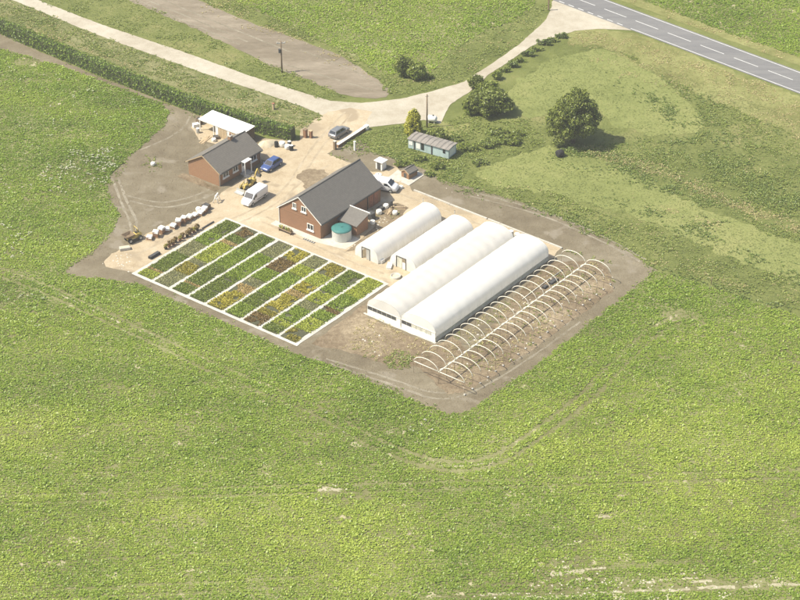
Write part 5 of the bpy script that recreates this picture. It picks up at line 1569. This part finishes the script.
def grass(name, parts, mat, label, size, nl=6, wid=0.4, lift=(0.25, 1.1)):
    P = np.concatenate(parts)
    sc = 0.6 + 0.8 * fbm(P[:, 0] + 5, P[:, 1] + 5, 0.5)
    vv, ff = plant_leaves(P, size, nl, lift, wid=wid, scl=sc)
    o = np_mesh(name, vv, ff, mat)
    tag(o, label, 'grass', kind='stuff')
    print(name, len(P))

V1 = [(-90, -20), (-25, -20), (14, 3), (100, 38), (200, 74), (300, 108), (324, 118), (302, 130), (298, 128), (200, 95), (100, 56), (0, 17), (-90, -18)]
V2 = [(40, -2), (128, -2), (180, 20), (238, 50), (300, 77), (345, 97), (330, 100), (250, 74), (180, 49), (100, 23)]
V3 = [(198, -2), (234, 0), (290, 26), (340, 50), (385, 74), (424, 77), (440, 67), (452, 51), (480, 35), (515, 22), (540, 4), (551, 2), (550, 9), (543, 22), (519, 43), (489, 64), (463, 81), (430, 91), (395, 97), (371, 75), (345, 57), (300, 39), (250, 21)]
V4 = [(342, 150), (366, 132), (400, 126), (420, 128), (440, 128), (450, 140), (468, 132), (480, 150), (462, 182), (438, 180), (420, 168), (398, 160), (376, 153), (360, 158)]
V5 = [(445, 124), (462, 112), (490, 122), (530, 122), (548, 140), (530, 152), (500, 158), (470, 168), (450, 170), (445, 150)]
M1 = [(598, 44), (636, 62), (700, 94), (800, 136), (900, 176), (900, 250), (800, 215), (740, 190), (700, 170), (690, 140), (706, 118), (668, 80), (626, 50), (600, 48)]
M2 = [(585, 146), (640, 138), (700, 150), (760, 184), (900, 240), (900, 275), (800, 246), (720, 212), (640, 176)]
M3 = [(440, 182), (480, 178), (520, 186), (560, 197), (640, 220), (720, 254), (800, 288), (900, 322), (900, 345), (800, 312), (700, 280), (656, 268), (610, 241), (560, 216), (510, 199), (470, 187)]
V6 = [(572, 31), (634, 35), (800, 99), (900, 138), (900, 178), (800, 138), (700, 96), (640, 66), (600, 48), (568, 44)]
V7 = [(592, -22), (606, -6), (800, 65), (900, 102), (900, 95), (800, 58), (722, 31), (641, 0)]
grass('rough_grass', [scatter(V1, 7, thr=0.36, s=0.35), scatter(V2, 5, thr=0.42, s=0.3), scatter(V3, 7, thr=0.38, s=0.3), scatter(V4, 9, thr=0.3, s=0.5), scatter(V5, 8, thr=0.36, s=0.5), scatter(M1, 7, thr=0.42, s=0.3), scatter(M2, 7, thr=0.42, s=0.3), scatter(M3, 8, thr=0.38, s=0.35), band([(560, 249), (612, 264)], 1.0, 4)],
      'rough', 'rough green grass of the verges and the meadow', 0.27)
grass('tussock_grass', [band([(565, 152), (610, 158), (650, 176), (690, 196), (715, 204)], 4.5, 16, 0.42), band([(640, 92), (668, 108), (700, 128), (740, 142)], 4.5, 13, 0.45), band([(690, 150), (740, 178), (800, 206), (860, 230)], 5.5, 14, 0.44), band([(755, 262), (800, 276), (850, 292)], 4, 8, 0.4), band([(470, 190), (560, 214), (610, 238)], 2.5, 8, 0.45), band([(600, 198), (640, 212), (700, 236)], 3.5, 8, 0.52), band([(690, 226), (742, 220)], 1.5, 5, 0.5), band([(655, 268), (720, 288), (800, 314)], 1.2, 10, 0.35), scatter(M1, 3, thr=0.56, s=0.2), scatter(M2, 3, thr=0.54, s=0.2), scatter(V4, 4, thr=0.5, s=0.4), scatter(V1, 3, thr=0.55, s=0.3)],
      'tussock', 'dark tussocky grass in bands across the meadow', 0.30, 6, 0.4)
grass('dry_grass', [band([(596, 152), (625, 160), (660, 174), (690, 184), (720, 200), (780, 222), (860, 250)], 2.3, 26, 0.3), band([(600, 60), (640, 78), (664, 86), (690, 92)], 3.0, 7, 0.5), band([(640, 200), (680, 214), (720, 226)], 2.0, 7, 0.52), scatter(V6, 6, thr=0.45, s=0.4), scatter(V7, 6, thr=0.45, s=0.5), scatter(V1, 4, thr=0.55, s=0.45), scatter(V3, 2.5, thr=0.58, s=0.4), scatter(M1, 2, thr=0.6, s=0.35), scatter(M3, 2, thr=0.6, s=0.4), band([(0, 16), (100, 55), (200, 94), (298, 127)], 1.2, 10, 0.4), band([(210, 2), (290, 36), (370, 72)], 3.0, 7, 0.5), band([(418, 8), (445, 18), (462, 30)], 1.2, 8, 0.45), band([(405, 30), (432, 40)], 1.2, 8, 0.45), band([(440, 162), (452, 152), (466, 146)], 1.2, 8, 0.4), band([(656, 262), (720, 280), (800, 304)], 1.2, 8, 0.45), scatter([(372, 318), (402, 334), (436, 346), (444, 352), (420, 360), (392, 362), (340, 350), (352, 330)], 5, thr=0.45, s=0.7), scatter([(440, 352), (545, 270), (600, 262), (612, 286), (470, 388), (440, 378)], 5, thr=0.5, s=0.8)],
      'dry', 'straw coloured dry grass in streaks over verges and meadow', 0.22, 6, 0.36)
ALL = [(440, 184), (470, 150), (530, 118), (505, 92), (545, 58), (600, 44), (800, 120), (900, 160), (900, 345), (800, 312), (656, 268), (560, 216)]
grass('short_grass', [scatter(ALL, 8, wob=0.5), scatter(V1, 5, wob=0.3), scatter(V2, 7, wob=0.3), scatter(V3, 5, wob=0.3), scatter(V4, 4, wob=0.3), scatter(V6, 4, wob=0.3)],
      'short', 'short pale grass covering paddock and verges', 0.12, 4, 0.5, (0.1, 0.7))
WH = np.concatenate([scatter([(40, 175), (70, 150), (110, 150), (120, 165), (95, 190), (70, 196), (50, 192)], 3.4, thr=0.5, s=0.6), scatter([(0, 225), (30, 232), (36, 250), (0, 262)], 1.6, thr=0.5, s=0.6), scatter([(0, 300), (40, 296), (45, 330), (0, 340)], 0.9, thr=0.55, s=0.6), scatter([(395, 412), (430, 416), (440, 440), (405, 440)], 1.2, thr=0.5, s=0.8), scatter([(0, 60), (160, 104), (165, 120), (110, 170), (0, 220)], 0.35, thr=0.6, s=0.5), scatter([(320, 405), (345, 418), (350, 440), (325, 432)], 0.6, thr=0.5, s=0.8)])
vv, ff = plant_leaves(WH + np.array([0, 0, 0.22]), 0.17, 5, (0.0, 0.9), wid=0.8)
tag(np_mesh('white_weeds', vv, ff, 'weed'), 'white flowering weeds scattered in patches through the crop', 'weeds', kind='stuff')
# weeds on the worn ground
grass('green_weeds', [band([(100, 280), (135, 285), (200, 314), (296, 356), (345, 370), (452, 416), (520, 378), (656, 271)], 1.0, 6, 0.45), band([(168, 111), (165, 124), (128, 158), (107, 188), (119, 215), (95, 250), (68, 270)], 1.0, 6, 0.45), band([(60, 64), (130, 88), (200, 117)], 1.2, 5, 0.5), band([(440, 182), (510, 200), (560, 217), (656, 269)], 1.2, 5, 0.45), band([(330, 154), (345, 160)], 1.0, 6, 0.4), band([(12, 1), (100, 37), (200, 73), (300, 107)], 0.6, 6, 0.4), band([(38, 0), (100, 23), (250, 75), (330, 100)], 0.6, 6, 0.4), scatter([(385, 358), (400, 350), (420, 356), (412, 368), (392, 368)], 10), scatter([(140, 158), (166, 158), (168, 172), (145, 174)], 5, thr=0.45, s=0.6), scatter([(345, 350), (380, 360), (370, 340)], 2, thr=0.5, s=0.8), scatter([(370, 200), (405, 205), (400, 216), (375, 230)], 2, thr=0.5, s=0.8), scatter([(440, 350), (545, 270), (600, 262), (612, 286), (470, 388)], 2.5, thr=0.55, s=0.7)], 'rough', 'green weeds sprouting on the worn soil', 0.25)
# clods and stones of the worn ground
def stones(name, parts, mat, label, size):
    P = np.concatenate(parts); n = len(P)
    base = np.array([(1, 0, 0), (0, 1, 0), (-1, 0, 0), (0, -1, 0), (0, 0, 0.9)], float)
    s = size * RNG.uniform(0.4, 1.4, (n, 1, 1)); a = RNG.random(n) * 6.28
    rot = np.stack([np.stack([np.cos(a), -np.sin(a), 0 * a], -1), np.stack([np.sin(a), np.cos(a), 0 * a], -1), np.stack([0 * a, 0 * a, 0 * a + 1], -1)], 1)
    v = (base[None] * RNG.uniform(0.6, 1.2, (n, 5, 1))) @ rot.transpose(0, 2, 1) * s + P[:, None, :]
    f = np.array([(0, 1, 4), (1, 2, 4), (2, 3, 4), (3, 0, 4)])[None] + (np.arange(n) * 5)[:, None, None]
    tag(np_mesh(name, v.reshape(-1, 3), f.reshape(-1, 3), mat), label, 'stones', kind='stuff')
stones('soil_clods', [scatter([(112, 200), (108, 185), (130, 158), (168, 118), (190, 120), (215, 150), (215, 195), (130, 245), (80, 268)], 1.5), scatter([(300, 345), (345, 352), (430, 380), (470, 398), (610, 290), (650, 272), (580, 330), (470, 410), (440, 410)], 1.5), scatter([(450, 190), (560, 220), (640, 266), (560, 250), (500, 222)], 1.2)], 'soil', 'earth clods scattered over the bare soil', 0.14)
stones('pale_stones', [scatter([(440, 352), (545, 270), (600, 262), (614, 286), (470, 394), (440, 380)], 0.3), scatter([(100, 262), (130, 250), (135, 272)], 2.0), scatter([(372, 318), (436, 346), (420, 360), (345, 350)], 0.3), scatter([(345, 252), (376, 226), (384, 204), (405, 208), (360, 248)], 2.0), scatter([(440, 185), (480, 194), (478, 198), (440, 188)], 1.0)], 'concrete', 'pale stones and rubble around the hoop frames and barn', 0.16)

stones('chalk_specks', [scatter([(520, 586), (640, 576), (800, 572), (860, 572), (860, 600), (700, 604), (440, 604)], 3.2, thr=0.52, s=0.5), scatter([(535, 560), (600, 556), (610, 584), (560, 590), (530, 580)], 2.2, thr=0.47, s=0.6), scatter([(300, 484), (350, 484), (352, 500), (310, 502)], 1.6, thr=0.5, s=0.6), scatter([(120, 512), (220, 510), (215, 532), (120, 530)], 0.9, thr=0.52, s=0.5), scatter([(550, 540), (590, 540), (590, 552), (550, 552)], 1.5, thr=0.5, s=0.6), scatter([(430, 590), (640, 586), (640, 600), (430, 602)], 1.6, thr=0.48, s=0.6)], 'chalk', 'chalky pale clods showing through the crop', 0.15)
# ------------------------------------------------------------------ summer haze between the aircraft and the ground
def haze():
    o = MB().box(-4200, 4200, -3700, 4700, -1.0, 182.0).build('haze', 'white')
    m = bpy.data.materials.new('haze_air'); m.use_nodes = True
    n = m.node_tree
    n.nodes.remove(n.nodes['Principled BSDF'])
    pv = n.nodes.new('ShaderNodeVolumePrincipled')
    pv.inputs['Color'].default_value = (0.97, 0.97, 0.93, 1)
    pv.inputs['Density'].default_value = 0.0002
    n.links.new(pv.outputs[0], n.nodes['Material Output'].inputs['Volume'])
    o.data.materials.clear(); o.data.materials.append(m)
    tag(o, 'pale summer haze over the whole place', 'haze', kind='stuff')
haze()
print('triangles', sum(sum(len(p.vertices) - 2 for p in m.polygons) for m in bpy.data.meshes))
